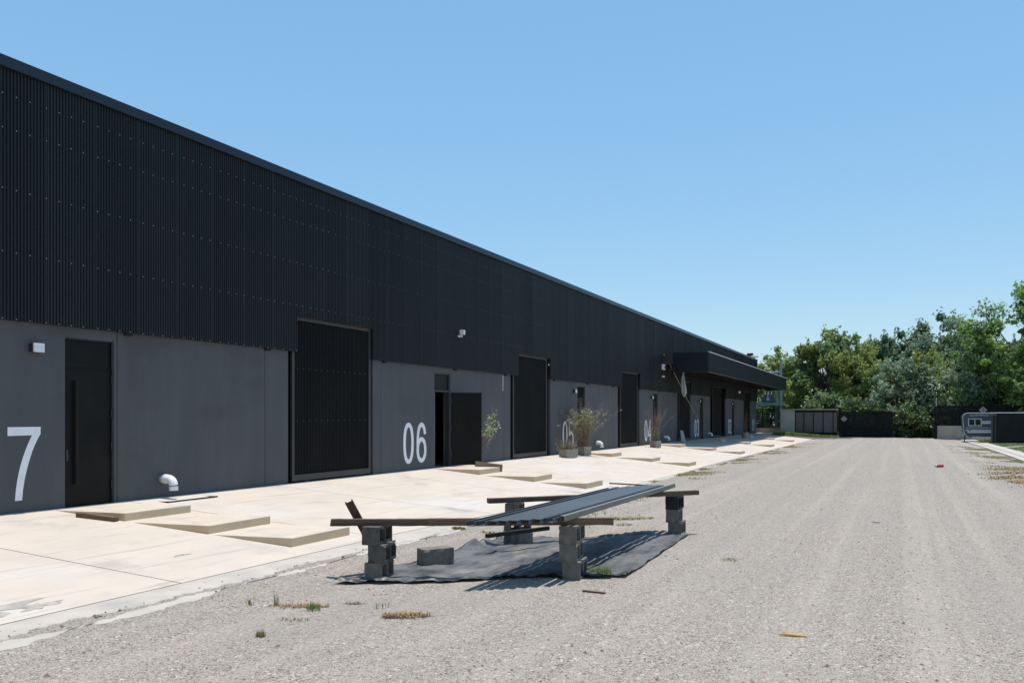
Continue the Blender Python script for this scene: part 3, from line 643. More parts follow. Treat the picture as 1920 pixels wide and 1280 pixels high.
for nm, ((x, y), a, ms, ids) in piers.items():
    zb = road_z(x, y) - .003
    for k in range(3):
        off = [(0, 0), (.012, -.03), (-.01, .02)][k] if 'front left' in nm else [(0, 0), (-.02, .035), (-.015, .03)][k]
        block(bms[ids[k]], ms[k], x + off[0], y + off[1], zb + .1905 * k, a + R((0, 2, -2)[k]),
              ('black ' if ms[k] == 'block_dark' else 'grey hollow ') + 'concrete block, %s of the %s' % (lev[k], nm))
x, y = 10.38, 4.78; zb = road_z(x, y) - .004
block(block_mesh(1, True), 'block_old', x, y, zb, R(-60), 'dark crumbling block, bottom of the far left pier', (1, 1.25, 1))
block(bms[2], 'block_old', x + .02, y + .02, zb + .191, R(-40), 'dark weathered block, middle of the far left pier', (.85, 1, 1))
block(bms[1], 'block_old', x + .0, y + .05, zb + .382, R(12), 'grey chipped block, top of the far left pier')
block(block_mesh(.2, True), 'block', 8.42, 4.95, road_z(8.4, 4.9) + .012, R(-36), 'single grey concrete block lying loose on the plastic sheet')
ZP = .553                                                      # top of the piers
def beam(x0, y0, x1, y1, z, wd, h, mat, label, parts_ragged=False):
    L_ = math.hypot(x1 - x0, y1 - y0); a = math.atan2(y1 - y0, x1 - x0); m = MB(); n = 14
    ring = lambda t, k: None
    vs = []; fs = []
    for i in range(n + 1):
        t = i / n * L_; e = 0
        for (yy, zz) in ((-wd / 2, 0), (wd / 2, 0), (wd / 2, h), (-wd / 2, h)):
            jx = random.uniform(-.03, .015) if (parts_ragged and i == 0) else 0
            vs.append((t + jx, yy + random.gauss(0, .0015), zz + random.gauss(0, .0015)))
    for i in range(n):
        for k in range(4): fs.append((4 * i + k, 4 * i + (k + 1) % 4, 4 * i + 4 + (k + 1) % 4, 4 * i + 4 + k))
    fs.append((3, 2, 1, 0)); fs.append((4 * n, 4 * n + 1, 4 * n + 2, 4 * n + 3)); m.add(vs, fs)
    return tag(m.build('timber_beam', mat, loc=(x0, y0, z), rot=(0, 0, a)), label, 'timber', 'timbers laid across the block piers')
beam(7.22, 5.53, 7.675, 4.60, ZP + .003, .075, .072, 'wood', 'short weathered timber with a broken end on the front left pier', True)
beam(7.676, 4.602, 8.585, 2.82, ZP + .003, .075, .076, 'wood_red', 'brown timber carrying the near ends of the steel channels')
beam(9.99, 5.05, 12.42, 2.76, ZP + .006, .10, .065, 'wood', 'long weathered timber carrying the far ends of the steel channels')
tm = MB(); tm.box(-.05, .05, -.004, .004, 0, .02)
# steel channels
def c_profile(wd, h, lip, t=.0025):
    a = wd / 2
    out = [(-a + lip, 0), (-a, 0), (-a, h), (a, h), (a, 0), (a - lip, 0)]
    inn = [(a - lip, t), (a - t, t), (a - t, h - t), (-a + t, h - t), (-a + t, t), (-a + lip, t)]
    return out + inn
def channel(L_, wd, h, lip, up, mats):
    pr = c_profile(wd, h, lip)
    if up: pr = [(u_, h - v_) for u_, v_ in pr][::-1]
    k = len(pr); m = MB()
    vs = [(0, u_, v_) for u_, v_ in pr] + [(L_, u_, v_) for u_, v_ in pr]
    fs = [(i, i + k, (i + 1) % k + k, (i + 1) % k) for i in range(k)]
    m.add(vs, fs, 0)
    for o in (0, k):                                            # end rims, quad by quad round the thin section
        for i in range(5): m.add([vs[o + i], vs[o + i + 1], vs[o + 10 - i], vs[o + 11 - i]], [(0, 1, 2, 3)], 1)
    return m
pz = ZP + .082; order = ['leftmost', 'second from the left', 'third from the left', 'fourth from the left', 'middle', 'fourth from the right', 'third from the right', 'second from the right']
ys = [3.885, 3.795, 3.705, 3.6215, 3.538, 3.4545, 3.371, 3.268]
ends = [(7.29, 11.74), (7.36, 11.92), (7.43, 12.10), (7.49, 12.25), (7.56, 12.36), (7.66, 12.42), (7.76, 12.50), (7.86, 12.56)]
for i in range(8):
    up = i in (0, 1, 7); x0, x1 = ends[i]
    o = channel(x1 - x0, .0832, .044, .014, up, None).build('steel_channel', ['purlin', 'rust'], loc=(x0, ys[i], pz), rot=(0, 0, 0))
    tag(o, 'grey steel channel on the trestle, %s, %s' % (order[i], 'open side up' if up else 'flat side up'), 'steel channel', 'steel channels laid across the timbers')
o = channel(4.66, .05, .060, .012, False, None).build('steel_channel', ['purlin_olive', 'rust'], loc=(8.0, 3.185, pz), rot=(0, 0, R(-.1)))
tag(o, 'olive grey steel channel on edge along the right side of the trestle', 'steel channel', 'steel channels laid across the timbers')
a = math.atan2(4.30 - 4.74, 10.31 - 9.32)
o = channel(1.08, .05, .05, .012, False, None).build('short_channel', ['sooty', 'rust'], loc=(9.32, 4.736, .195), rot=(0, -.006, a))
tag(o, 'short dark steel channel lying across the far left pier below the timbers', 'steel channel')
# the rusty channel propped behind the front left pier
o = channel(.92, .085, .045, .014, True, None).build('propped_channel', ['rust', 'rust'])
p0 = Vector((7.80, 5.235, .012)); p1 = Vector((7.40, 5.40, .735)); d = (p1 - p0).normalized()
side = d.cross(Vector((-.85, -.5, 0))).normalized(); nrm = side.cross(d) * -1
o.matrix_world = Matrix((( d.x, side.x, nrm.x, p0.x), (d.y, side.y, nrm.y, p0.y), (d.z, side.z, nrm.z, p0.z), (0, 0, 0, 1)))
o.data.flip_normals() if nrm.dot(d.cross(side)) < 0 else None
tag(o, 'rusty steel channel propped up behind the front left pier', 'steel channel')
# black plastic sheet under the trestle
nu, nv = 110, 150; N0, N1, F1, F0 = [np.array(p) for p in ((6.92, 5.30), (8.62, 2.68), (12.25, 2.84), (10.45, 5.12))]
def hn(x, y, s): return math.sin(x * 3.1 * s + math.sin(y * 2.3 * s) * 1.7) * .5 + math.sin(y * 5.2 * s + 1.3 * math.sin(x * 4.1 * s + 2)) * .35 + math.sin((x * 1.7 - y * 2.9) * 2.7 * s) * .3
V = []; F = []
for i in range(nu + 1):
    for j in range(nv + 1):
        u_, v_ = i / nu, j / nv
        p = (1 - u_) * (1 - v_) * N0 + u_ * (1 - v_) * N1 + u_ * v_ * F1 + (1 - u_) * v_ * F0
        x, y = p; ex = 0
        edge = min(u_, 1 - u_, v_, 1 - v_)
        if edge < .04: x += .02 * math.sin(i * .55 + 1) * (1 - edge / .04) * (v_ < .05 or v_ > .95); y += .008 * math.sin(j * .17) * (1 - edge / .04) * (u_ < .05 or u_ > .95)
        h = .008 + .014 * abs(hn(x * .6, y * 1.3, 1.3)) ** .6 * .6 + .010 * abs(hn(x + 2, y - 1, 2.1)) + .008 * max(0, hn(x, y, 1.0)) + .006 * max(0, hn(x + 4, y, 2.6)) + .0035 * hn(x, y + 3, 5.5)
        roll = math.exp(-((v_ - .012) / .014) ** 2) * (.022 + .012 * math.sin(i * .42) + .008 * math.sin(i * 1.1)) + math.exp(-((1 - v_ - .012) / .012) ** 2) * (.02 + .015 * math.sin(i * .3 + 2)) \
            + math.exp(-((u_ - .015) / .02) ** 2) * (.015 + .012 * math.sin(j * .31)) + .004 * math.exp(-((1 - u_) / .012) ** 2) * (1 + math.sin(j * .2))
        lump = (.075 + .03 * math.sin(x * 13 + y * 9)) * math.exp(-(((x - 9.75) / .42) ** 2 + ((y - 5.10) / .09) ** 2)) + .03 * math.exp(-(((x - 10.9) / .35) ** 2 + ((y - 4.55) / .12) ** 2))
        ridge = .022 * math.exp(-(((x - y * .55 - 6.9) / .05) ** 2)) * (1 if 8.2 < x < 10.6 else 0) + .015 * math.exp(-(((x + y * 1.4 - 14.1) / .04) ** 2))
        V.append((x, y, road_z(x, y) + max(.004, h + max(0, roll)) + lump + ridge))
for i in range(nu):
    for j in range(nv): a = i * (nv + 1) + j; F.append((a, a + nv + 1, a + nv + 2, a + 1))
mt['tarp_edge_shade'] = M('edge_shaded_plastic', (.012, .012, .013), (.025, .025, .026), 4, .45, 5, .4, 9)  # black edge strips: bare plastic underside, plus the roll's shade put into the colour
mi = [1 if (f % nv < 2 + 1.4 * math.sin(f // nv * .23) or f % nv > nv - 3 or f // nv < 2) else 0 for f in range(nu * nv)]
o = np_mesh('plastic_sheet', V, F, ['tarp', 'tarp_edge_shade'], mi, smooth=True); tag(o, 'dusty black plastic sheet spread crumpled under the trestle', 'plastic sheet')
# small litter round it
timber('wood_splinter', .24, .03, .012, 'wood_red', (7.74, 2.74, road_z(7.7, 2.7) + .003), R(-92), 'thin brown splinter of wood on the gravel before the trestle', 'wood')
m = MB(); m.tube([(0, 0, 0), (0, .08, 0), (0, .16, .004), (0, .22, 0)], [.006, .012, .012, .004], 8); m.tube([(.02, .03, .004), (.03, .19, .012)], .004, 6)
tag(m.build('bamboo_split', 'yellow', loc=(6.86, .66, road_z(6.9, .8) + .012), rot=(0, 0, R(8))), 'yellow split of bamboo lying alone on the open gravel', 'bamboo')
m = MB(); m.tube([(0, 0, 0), (.04, 0, .0), (.36, .03, 0), (.40, .03, 0)], [.10, .12, .11, .10], 14)
r = tag(empty('crushed_can', (32.8, -1.26, road_z(32.8, -1.26) + .055), R(-60)), 'crushed red can lying far out on the gravel', 'can')
MB().tube([(-.13, 0, 0), (-.11, 0, 0), (.06, 0, .0), (.13, .0, 0)], [.04, .052, .05, .045], 12).build('can_body', 'red', r, smooth=True); MB().tube([(-.175, 0, 0), (-.1305, 0, 0)], [.04, .045], 12).build('can_lid', 'alu', r)
m = MB(); m.box(-.07, .07, -.04, .04, 0, .02); tag(m.build('paper_scrap', 'whitesteel', loc=(14.85, .36, road_z(14.85, .36) + .002), rot=(0, .1, .5)), 'scrap of white paper lying in the wheel track', 'paper')

# ------------------------------------------------------------------ blades, straw, stones
def blades(n, pts, hmin, hmax, width, lean, mats, name, midx=None):
    """n thin triangular blades standing at the given points"""
    P = np.asarray(pts)[rng.integers(0, len(pts), n)] if len(pts) != n else np.asarray(pts)
    ang = rng.uniform(0, 2 * np.pi, n); h = rng.uniform(hmin, hmax, n); ln = np.abs(rng.normal(0, lean, n)) * h
    d = np.stack([np.cos(ang), np.sin(ang), np.zeros(n)], 1); s = np.stack([-np.sin(ang), np.cos(ang), np.zeros(n)], 1)
    wv = (width * rng.uniform(.6, 1.3, n))[:, None]
    top = P + d * ln[:, None] + np.stack([0 * h, 0 * h, h], 1); mid = P + d * (ln * .35)[:, None] + np.stack([0 * h, 0 * h, h * .6], 1)
    V = np.stack([P - s * wv, P + s * wv, mid + s * wv * .8, mid - s * wv * .8, top], 1).reshape(-1, 3)
    b = np.arange(n) * 5
    F = np.concatenate([np.stack([b, b + 1, b + 2], 1), np.stack([b, b + 2, b + 3], 1), np.stack([b + 3, b + 2, b + 4], 1)])
    mi = None if midx is None else np.tile(midx, 3)
    return np_mesh(name, V, F, mats, mi)
def zr_(x, y): return road_z(x, y) - .002
def tuft(x, y, n, r, hmin, hmax, mat, label, lean=.35, width=.004, name='weed_tuft', cat='weed', group='weeds growing through the gravel', zf=zr_, ell=(1, 1), flat=0, ang=0):
    a = rng.uniform(0, 2 * np.pi, n); q = r * np.sqrt(rng.uniform(0, 1, n)); px, py = q * np.cos(a) * ell[0], q * np.sin(a) * ell[1]
    ca, sa = math.cos(ang), math.sin(ang)
    pts = np.stack([px * ca - py * sa, px * sa + py * ca, np.zeros(n)], 1)
    o = blades(n, pts, hmin, hmax, width, lean, mat, name); o.location = (x, y, zf(x, y)); return tag(o, label, cat, group)
SP = math.atan2(-math.cos(YAW), math.sin(YAW))               # across the picture
tuft(6.03, 4.99, 420, .28, .004, .035, 'straw', 'flat brown straw mat between two green weeds', 2.5, .0035, 'straw_clump', 'straw', 'dry straw clumps on the gravel', ell=(1, .25), ang=SP)
tuft(6.08, 3.86, 620, .21, .006, .05, 'straw', 'largest golden clump of dry straw in the foreground', 2.2, .0035, 'straw_clump', 'straw', 'dry straw clumps on the gravel', ell=(1, .42), ang=SP)
tuft(6.35, 4.62, 120, .10, .004, .03, 'straw', 'small brown straw wisp left of the golden clump', 2.2, .003, 'straw_clump', 'straw', 'dry straw clumps on the gravel', ell=(1, .3), ang=SP)
tuft(13.86, 4.2, 420, .42, .01, .06, 'straw', 'straw patch on the gravel behind the steel channels', 2.2, .006, 'straw_clump', 'straw', 'dry straw clumps on the gravel', ell=(1, .4), ang=SP)
tuft(5.94, 5.18, 14, .03, .05, .16, 'weed', 'tall single green blade weed left of the straw mat', .12)
tuft(5.82, 5.40, 16, .06, .03, .09, 'weed', 'leftmost thin green weed in the foreground', .2)
tuft(5.98, 4.78, 46, .06, .03, .10, 'weed', 'dense green weed at the right end of the straw mat', .35)
tuft(5.10, 4.60, 70, .035, .02, .07, 'drygrass', 'lone yellow green tuft lowest in the foreground', .7)
tuft(5.62, 4.72, 60, .16, .01, .03, 'drygrass', 'low creeping weed below the straw mat', 1.3, ell=(1, .25), ang=SP)
tuft(6.30, 4.28, 14, .07, .03, .08, 'weed', 'two thin green blades right of the small straw wisp', .2)
tuft(8.62, 2.98, 240, .13, .03, .13, 'weed', 'fresh green weed at the foot of the front right pier', .6)
tuft(10.3, 1.9, 60, .12, .01, .04, 'drygrass', 'small faint weed right of the plastic sheet', 1.0)
tuft(12.9, 4.05, 70, .14, .02, .06, 'weed', 'small green weed under the far end of the channels', .7)
# low grass along the kerb, stuff
def scatter(n, fx): 
    out = []
    while len(out) < n:
        q = fx()
        if q is not None: out.append(q)
    return out
def fringe():
    x = 11 + 50 * random.random() ** 1.6; y = edge_y(x) - abs(random.gauss(0, .55)) + .08
    c = math.sin(x * 1.9 + y * 2.3) + math.sin(x * .7 - y * 1.1 + 2) + math.sin(x * 4.1 + 1) * .6
    if c < .75 - .9 * (y > edge_y(x) - .12): return None
    return (x, y, road_z(x, y) - .003)
o = blades(11000, scatter(11000, fringe), .012, .055, .008, 1.1, ['drygrass', 'weed', 'straw'], 'kerb_grass', rng.choice(3, 11000, p=[.55, .2, .25])); o['kind'] = 'stuff'
def fringe2():
    x = 24 + 34 * random.random(); y = rz(x) + abs(random.gauss(0, .85)) - .05
    c = math.sin(x * 1.3 + y * 1.3) + math.sin(x * .55 - y * 2.1 + 1) + math.sin(x * 2.9) * .5
    if c < .25 or y > -1.8: return None
    return (x, y, road_z(x, y) - .003)
o = blades(8000, scatter(8000, fringe2), .012, .05, .011, 1.1, ['drygrass', 'straw', 'weed'], 'roadside_grass', rng.choice(3, 8000, p=[.6, .25, .15])); o['kind'] = 'stuff'
def strawp():
    cx, cy, rx, ry = random.choice(((28.2, -2.9, 1.6, .55), (31.6, -3.3, 2.2, .6), (26.6, -3.2, 1.0, .4)))
    x = random.gauss(cx, rx * .6); y = random.gauss(cy, ry * .6)
    if math.sin(x * 3 + y * 5) + random.random() < .2: return None
    return (x, y, road_z(x, y))
o = blades(3200, scatter(3200, strawp), .01, .06, .012, 2.0, ['straw'], 'roadside_straw'); o['kind'] = 'stuff'
def lawn():
    x = 36 + 40 * random.random(); y = rz(x) - 1.0 - 6 * random.random() ** 1.3
    if math.sin(x * .9 + y * 1.7) + math.sin(y * 3 + x * .4) < -.5: return None
    if 49 < x < 56 and y < -6.2 and y > -8.2: return None
    return (x, y, -.11)
o = blades(26000, scatter(26000, lawn), .03, .12, .022, .7, ['grass', 'drygrass'], 'verge_grass', rng.choice(2, 26000, p=[.8, .2])); o['kind'] = 'stuff'
def lawn2():
    x = 74.2 + 2.4 * random.random(); y = 4.7 + 5.2 * random.random() ** 1.0
    return (x, y, -.03 + .30 * sstep(4.8, 10, y))
o = blades(7000, scatter(7000, lawn2), .08, .26, .03, .5, ['grass', 'drygrass'], 'gate_grass', rng.choice(2, 7000, p=[.85, .15])); o['kind'] = 'stuff'
m = MB(); m.hexa([(74.1, 4.55, -.2), (76, 4.55, -.2), (76, 10.5, -.2), (74.1, 10.5, -.2)], [(74.1, 4.55, -.03), (76, 4.55, -.03), (76, 10.5, .26), (74.1, 10.5, .26)]); tag(m.build('grass_bank', 'soil'), kind='structure')
m = MB(); m.box(74.0, 74.12, 3.6, 9.2, -.2, .03); tag(m.build('bank_kerb', 'curb'), kind='structure')
# loose stones of the gravel, small faceted lumps
def stones(n, size, fx, name, mats='stones'):
    P = np.array(scatter(n, fx)); s = size * np.exp(rng.normal(0, .35, n))
    base = np.array([(1, 0, 0), (-1, 0, 0), (0, 1, 0), (0, -1, 0), (0, 0, .7), (0, 0, -.5)])
    a = rng.uniform(0, 2 * np.pi, n); ca, sa = np.cos(a), np.sin(a); V = base[None] * s[:, None, None] * rng.uniform(.6, 1.25, (n, 6, 1))
    X = V[..., 0] * ca[:, None] - V[..., 1] * sa[:, None]; Y = V[..., 0] * sa[:, None] + V[..., 1] * ca[:, None]
    V = np.stack([X, Y, V[..., 2]], -1) + P[:, None, :]
    t = np.array([(0, 2, 4), (2, 1, 4), (1, 3, 4), (3, 0, 4), (2, 0, 5), (1, 2, 5), (3, 1, 5), (0, 3, 5)])
    F = (t[None] + (np.arange(n) * 6)[:, None, None]).reshape(-1, 3)
    o = np_mesh(name, V.reshape(-1, 3), F, mats); o['kind'] = 'stuff'; return o
def near():
    dpt = 3.6 + 9 * random.random() ** 1.5; lat = (random.random() - .5) * 1.32 * dpt
    x = lat * math.sin(YAW) + dpt * math.cos(YAW); y = -lat * math.cos(YAW) + dpt * math.sin(YAW)
    if y > edge_y(x) - .05 or y < rz(x): return None
    return (x, y, road_z(x, y) - .001)
stones(52000, .0055, near, 'gravel_stones')
def mid_():
    x = 8 + 26 * random.random(); y = rz(x) + random.random() * 10.8
    if y > edge_y(x): return None
    return (x, y, road_z(x, y))
mt['brown_stone'] = M('brown_stones', (.17, .10, .075), (.24, .18, .15), 20, .9)
def sparse():
    q = near()
    return q if q and math.sin(q[0] * 1.3 + q[1] * .9) + math.sin(q[1] * 2.1 - q[0] * .5) + random.gauss(0, .6) > .2 else None
stones(2600, .0095, sparse, 'brown_stones', 'brown_stone')
stones(9000, .012, mid_, 'far_gravel_stones')
def clods():
    x = 2.5 + 16 * random.random() ** 1.3; y = edge_y(x) + random.gauss(0, .12)
    return (x, y, max(road_z(x, y), apron_z(x, y) if y > 6.5 else road_z(x, y)) + .008)
mt['clod'] = M('brown_clods', (.16, .11, .08), (.30, .26, .22), 9, .95, lo=.5, hi=.6)
stones(150, .012, clods, 'kerb_clods', 'clod')

# ------------------------------------------------------------------ planters
def planter(lx, ly, h, r):
    m = MB(); t = .04
    m.hexa([(-lx * .47, -ly * .47, 0), (lx * .47, -ly * .47, 0), (lx * .47, ly * .47, 0), (-lx * .47, ly * .47, 0)], [(-lx / 2, -ly / 2, h), (lx / 2, -ly / 2, h), (lx / 2, ly / 2, h), (-lx / 2, ly / 2, h)])
    m.f.pop(1); m.m.pop()
    o = len(m.v); a, b = lx / 2 - t, ly / 2 - t
    m.add([(-lx / 2, -ly / 2, h), (lx / 2, -ly / 2, h), (lx / 2, ly / 2, h), (-lx / 2, ly / 2, h), (-a, -b, h), (a, -b, h), (a, b, h), (-a, b, h), (-a, -b, h - .05), (a, -b, h - .05), (a, b, h - .05), (-a, b, h - .05)],
          [(0, 1, 5, 4), (1, 2, 6, 5), (2, 3, 7, 6), (3, 0, 4, 7), (4, 5, 9, 8), (5, 6, 10, 9), (6, 7, 11, 10), (7, 4, 8, 11)])
    m.build('planter', 'pot', r); MB().add([(-a, -b, h - .05), (a, -b, h - .05), (a, b, h - .05), (-a, b, h - .05)], [(0, 1, 2, 3)]).build('soil', 'earth', r)
def stems(r, n, height, spread, rad, name, mat, z0, base=(.12, .08), twigs=0, tm=None, ztw=.5, curve=.25):
    m = MB(); tips = []
    for i in range(n):
        a = random.uniform(0, 2 * math.pi); b = Vector((random.gauss(0, base[0]), random.gauss(0, base[1]), z0)); hh = height * random.uniform(.62, 1.0); sp = spread * abs(random.gauss(0, .55)); k = 5
        pts = [b + Vector((math.cos(a) * sp * (t ** 1.5) + random.gauss(0, .012), math.sin(a) * sp * (t ** 1.5) + random.gauss(0, .012), hh * t - curve * .3 * sp * t * t)) for t in np.linspace(0, 1, k)]
        m.tube(pts, [rad, rad * .9, rad * .75, rad * .55, rad * .3], 4); tips.append(pts)
        for q in range(twigs):
            t = random.uniform(ztw, .98); p = pts[min(k - 2, int(t * (k - 1)))].lerp(pts[min(k - 1, int(t * (k - 1)) + 1)], t * (k - 1) % 1); aa = random.uniform(0, 2 * math.pi); L_ = random.uniform(.12, .34) * (height / 1.8)
            e = p + Vector((math.cos(aa) * L_ * .7, math.sin(aa) * L_ * .7, L_ * random.uniform(.3, .9))); mm = p.lerp(e, .5) + Vector((random.gauss(0, .02), random.gauss(0, .02), .01))
            m.tube([p, mm, e], [rad * .45, rad * .35, rad * .2], 3, 0, False); tips.append([p, mm, e])
    m.build(name, mat, r); return tips
def leaves(r, tips, n, size, mats, zlo, zhi, name='leaves', parent=None):
    V = []; F = []; c = 0; tries = 0
    while c < n and tries < n * 30:
        tries += 1; p = random.choice(tips); t = random.random() * (len(p) - 1); i = int(t); q = p[i].lerp(p[i + 1], t - i)
        if not zlo <= q.z <= zhi: continue
        d = Vector((random.gauss(0, 1), random.gauss(0, 1), random.gauss(.2, .7))).normalized(); s = d.cross(Vector((random.gauss(0, 1), random.gauss(0, 1), random.gauss(0, 1)))).normalized(); L_ = size * random.uniform(.6, 1.3)
        b = len(V); V += [q, q + d * L_ * .5 + s * L_ * .28, q + d * L_, q + d * L_ * .5 - s * L_ * .28]; F.append((b, b + 1, b + 2, b + 3)); c += 1
    np_mesh(name, [tuple(v) for v in V], F, mats, rng.integers(0, len(mats), len(F)), r)
def pot_root(x, y, label, name='potted_plant', group='planters on the concrete apron', rz_=0): return tag(empty(name, (x, y, apron_z(x, y)), rz_), label, 'potted plant', group)
r = pot_root(27.72, 10.78, 'wide low concrete planter with brown grass and a tall stake', rz_=R(-18)); planter(.62, .40, .30, r)
tp = stems(r, 110, .50, .34, .005, 'grass_stems', 'stem', .25, (.17, .09)); leaves(r, tp, 160, .06, ['leaf_olive', 'weed'], .2, .5)
MB().tube([(-.07, -.02, .25), (-.06, -.03, 1.35)], .012, 6).build('stake', 'stem', r); tp = stems(r, 3, 1.3, .3, .005, 'dry_sprays', 'twig', .25, (.1, .05), 5)
r = pot_root(29.55, 10.85, 'concrete planter with the tallest bushy mass of dry reeds and leaves', rz_=R(-20)); planter(.42, .36, .33, r)
tp = stems(r, 120, 1.62, 1.15, .006, 'reeds', 'stem', .28, (.10, .08), 3, ztw=.55); tw = stems(r, 34, 2.1, 1.35, .0055, 'bare_twigs', 'twig', .28, (.10, .08), 8, ztw=.45)
leaves(r, tp + tw, 1500, .062, ['leaf_silver', 'drygrass', 'leaf_silver'], .6, 1.75)
r = pot_root(39.0, 10.68, 'concrete planter with a bare reddish twig bush near door 04', rz_=R(-20)); planter(.46, .36, .33, r)
tp = stems(r, 50, 1.72, .8, .008, 'bare_stems', 'twig', .28, (.10, .07), 5, ztw=.4); tg = stems(r, 30, .8, .45, .006, 'green_stems', 'stem', .28, (.10, .06)); leaves(r, tg, 420, .06, ['leaf_mid', 'leaf_silver'], .3, 1.0)
r = tag(empty('door_shrub', (20.98, 11.15, apron_z(21, 11.2))), 'spindly green shrub growing behind the open door 06', 'shrub')
m = MB(); tips = []
for k in range(16):
    a = R(random.uniform(-105, -15)); hh = random.uniform(.9, 1.75); sp = random.uniform(.15, .75); dr = random.uniform(0, .5)
    pts = [Vector((.05 + math.cos(a) * sp * t ** 1.3, -.1 + math.sin(a) * sp * 1.0 * t, hh * (t - dr * t ** 4 * .5))) for t in np.linspace(0, 1, 7)]; m.tube(pts, [.010, .009, .008, .006, .005, .004, .002], 5); tips.append(pts[3:])
m.build('branches', 'twig', r); leaves(r, tips, 300, .075, ['leaf_silver', 'leaf_silver', 'leaf_olive'], .85, 1.8)
m = MB()
for k in range(5):
    e = Vector((1.15 - k * .17, -.25, .95 - k * .16)); pts = [Vector((.1, -.35, .42)).lerp(e, t) + Vector((0, 0, .10 * math.sin(t * math.pi))) for t in np.linspace(0, 1, 6)]; m.tube(pts, [.009, .008, .007, .006, .004, .002], 5)
m.build('dry_branch', 'stem', r)
r = pot_root(61.2, 10.15, 'dark pot with a dead brown sapling in the canopy shade'); MB().tube([(0, 0, 0), (0, 0, .42)], [.2, .26], 14).build('pot', 'pot', r)
stems(r, 16, 1.7, .45, .012, 'dead_stems', 'wood_red', .35, (.07, .07), 4)

# ------------------------------------------------------------------ the far end of the yard
FX = 76.0
r = tag(empty('gatehouse_wall', (FX, 9.0, .3)), 'pale plaster wall with a flat cap and grey sheet panels beside the gate', 'wall')
def lb(name, mats, parent, *boxes, **k):
    ox, oy, oz = parent.location; m = MB()
    for b in boxes: m.box(b[0] - ox, b[1] - ox, b[2] - oy, b[3] - oy, b[4] - oz, b[5] - oz)
    return m.build(name, mats, parent, **k)
lb('wall', 'plaster', r, (FX, FX + .2, 8.36, 9.55, -.3, 2.34))
lb('cap', 'cap', r, (FX - .12, FX + 1.2, 4.82, 9.62, 2.341, 2.45))
pn = lb('sheet_panel', 'gatepanel', r, (FX + .06, FX + .1, 4.85, 8.355, .42, 2.16))
lb('panel_frame', 'gap', r, *[(FX - .01, FX + .12, y - .03, y + .03, .25, 2.2) for y in (8.32, 7.6, 6.82, 6.02, 5.22, 4.86)], (FX, FX + .115, 4.9, 8.285, 2.162, 2.26), (FX, FX + .115, 4.9, 8.285, .15, .418))
lb('side_wall', 'plaster', r, (FX + .11, FX + 1.1, 4.9, 5.0, -.3, 2.34), (FX + 1.1, FX + 1.2, 4.9, 9.5, -.3, 2.34))
def post(y, z1, label):
    r = tag(empty('gate_post', (FX, y, 0)), label, 'gate post', 'dark steel gate posts')
    MB().box(-.09, .09, -.10, .10, -.2, z1).build('post', 'black', r); MB().tube([(0, -.05, z1), (0, -.05, z1 + .75)], .03, 6).add(*[[], []]).build('wire_support', 'galv', r)
    ins = MB()
    for k in range(3): ins.tube([(0, -.05, z1 + .2 + .2 * k), (-.10, -.05, z1 + .2 + .2 * k)], .035, 8)
    ins.build('insulator', 'whitesteel', r)
post(4.68, 2.5, 'dark gate post with white insulators at the left of the black gate'); post(-2.62, 2.6, 'dark gate post with white insulators right of the open gateway')
r = tag(empty('sliding_gate', (FX - .25, 2.55, 0)), 'wide black mesh sliding gate drawn halfway across the road end', 'gate')
lb('gate_frame', 'black', r, (FX - .28, FX - .22, .58, 4.55, 2.16, 2.22), (FX - .28, FX - .22, .58, 4.55, .02, .12), (FX - .28, FX - .22, .58, .64, .121, 2.159), (FX - .28, FX - .22, 4.49, 4.55, .121, 2.159), *[(FX - .275, FX - .225, y - .025, y + .025, .121, 2.159) for y in (1.6, 2.6, 3.55)], (FX - .272, FX - .228, .65, 4.48, .75, .79))
lb('mesh_infill', 'mesh', r, (FX - .218, FX - .214, .64, 4.49, .12, 2.16)); lb('kick_plate', 'screen', r, (FX - .212, FX - .205, .64, 4.49, .121, .74))
lb('latch_arm', 'wood_pale', r, (FX - .3, FX - .2, .25, .85, 2.30, 2.36)); lb('latch_post', 'whitesteel', r, (FX - .27, FX - .23, .52, .56, 2.2, 2.3))
def sign(x, y, z, label, s=.30):
    r = tag(empty('warning_sign', (x, y, z)), label, 'sign', 'diamond shaped signs on the far fence')
    MB().prism([(-s, 0), (0, -s), (s, 0), (0, s)], 'x', -.02, -.005).build('plate', 'cap', r); MB().box(-.024, -.0205, -.025, .025, -s * .8, s * .8).build('stripe', 'frame', r)
sign(FX - .30, 4.33, 1.585, 'pale diamond sign at the left end of the black gate', .26); sign(FX + .9 - 1.0, -6.0, 2.30, 'pale diamond sign high on the fence behind the caravan')
# low wall with mesh fence right of the gateway
r = tag(empty('mesh_fence', (FX, -7, 0)), 'black mesh fence on a low tan wall behind the caravan', 'fence')
lb('low_wall', 'tanwall', r, (FX, FX + .2, -14, -2.74, -.3, 1.03)); lb('mesh_infill', 'mesh', r, (FX + .09, FX + .095, -14, -2.74, 1.031, 2.6))
lb('rail', 'black', r, (FX + .06, FX + .13, -14, -2.74, 2.601, 2.66), *[(FX + .06, FX + .13, y - .03, y + .03, 1.031, 2.6) for y in np.arange(-13.8, -2.8, 1.85)])
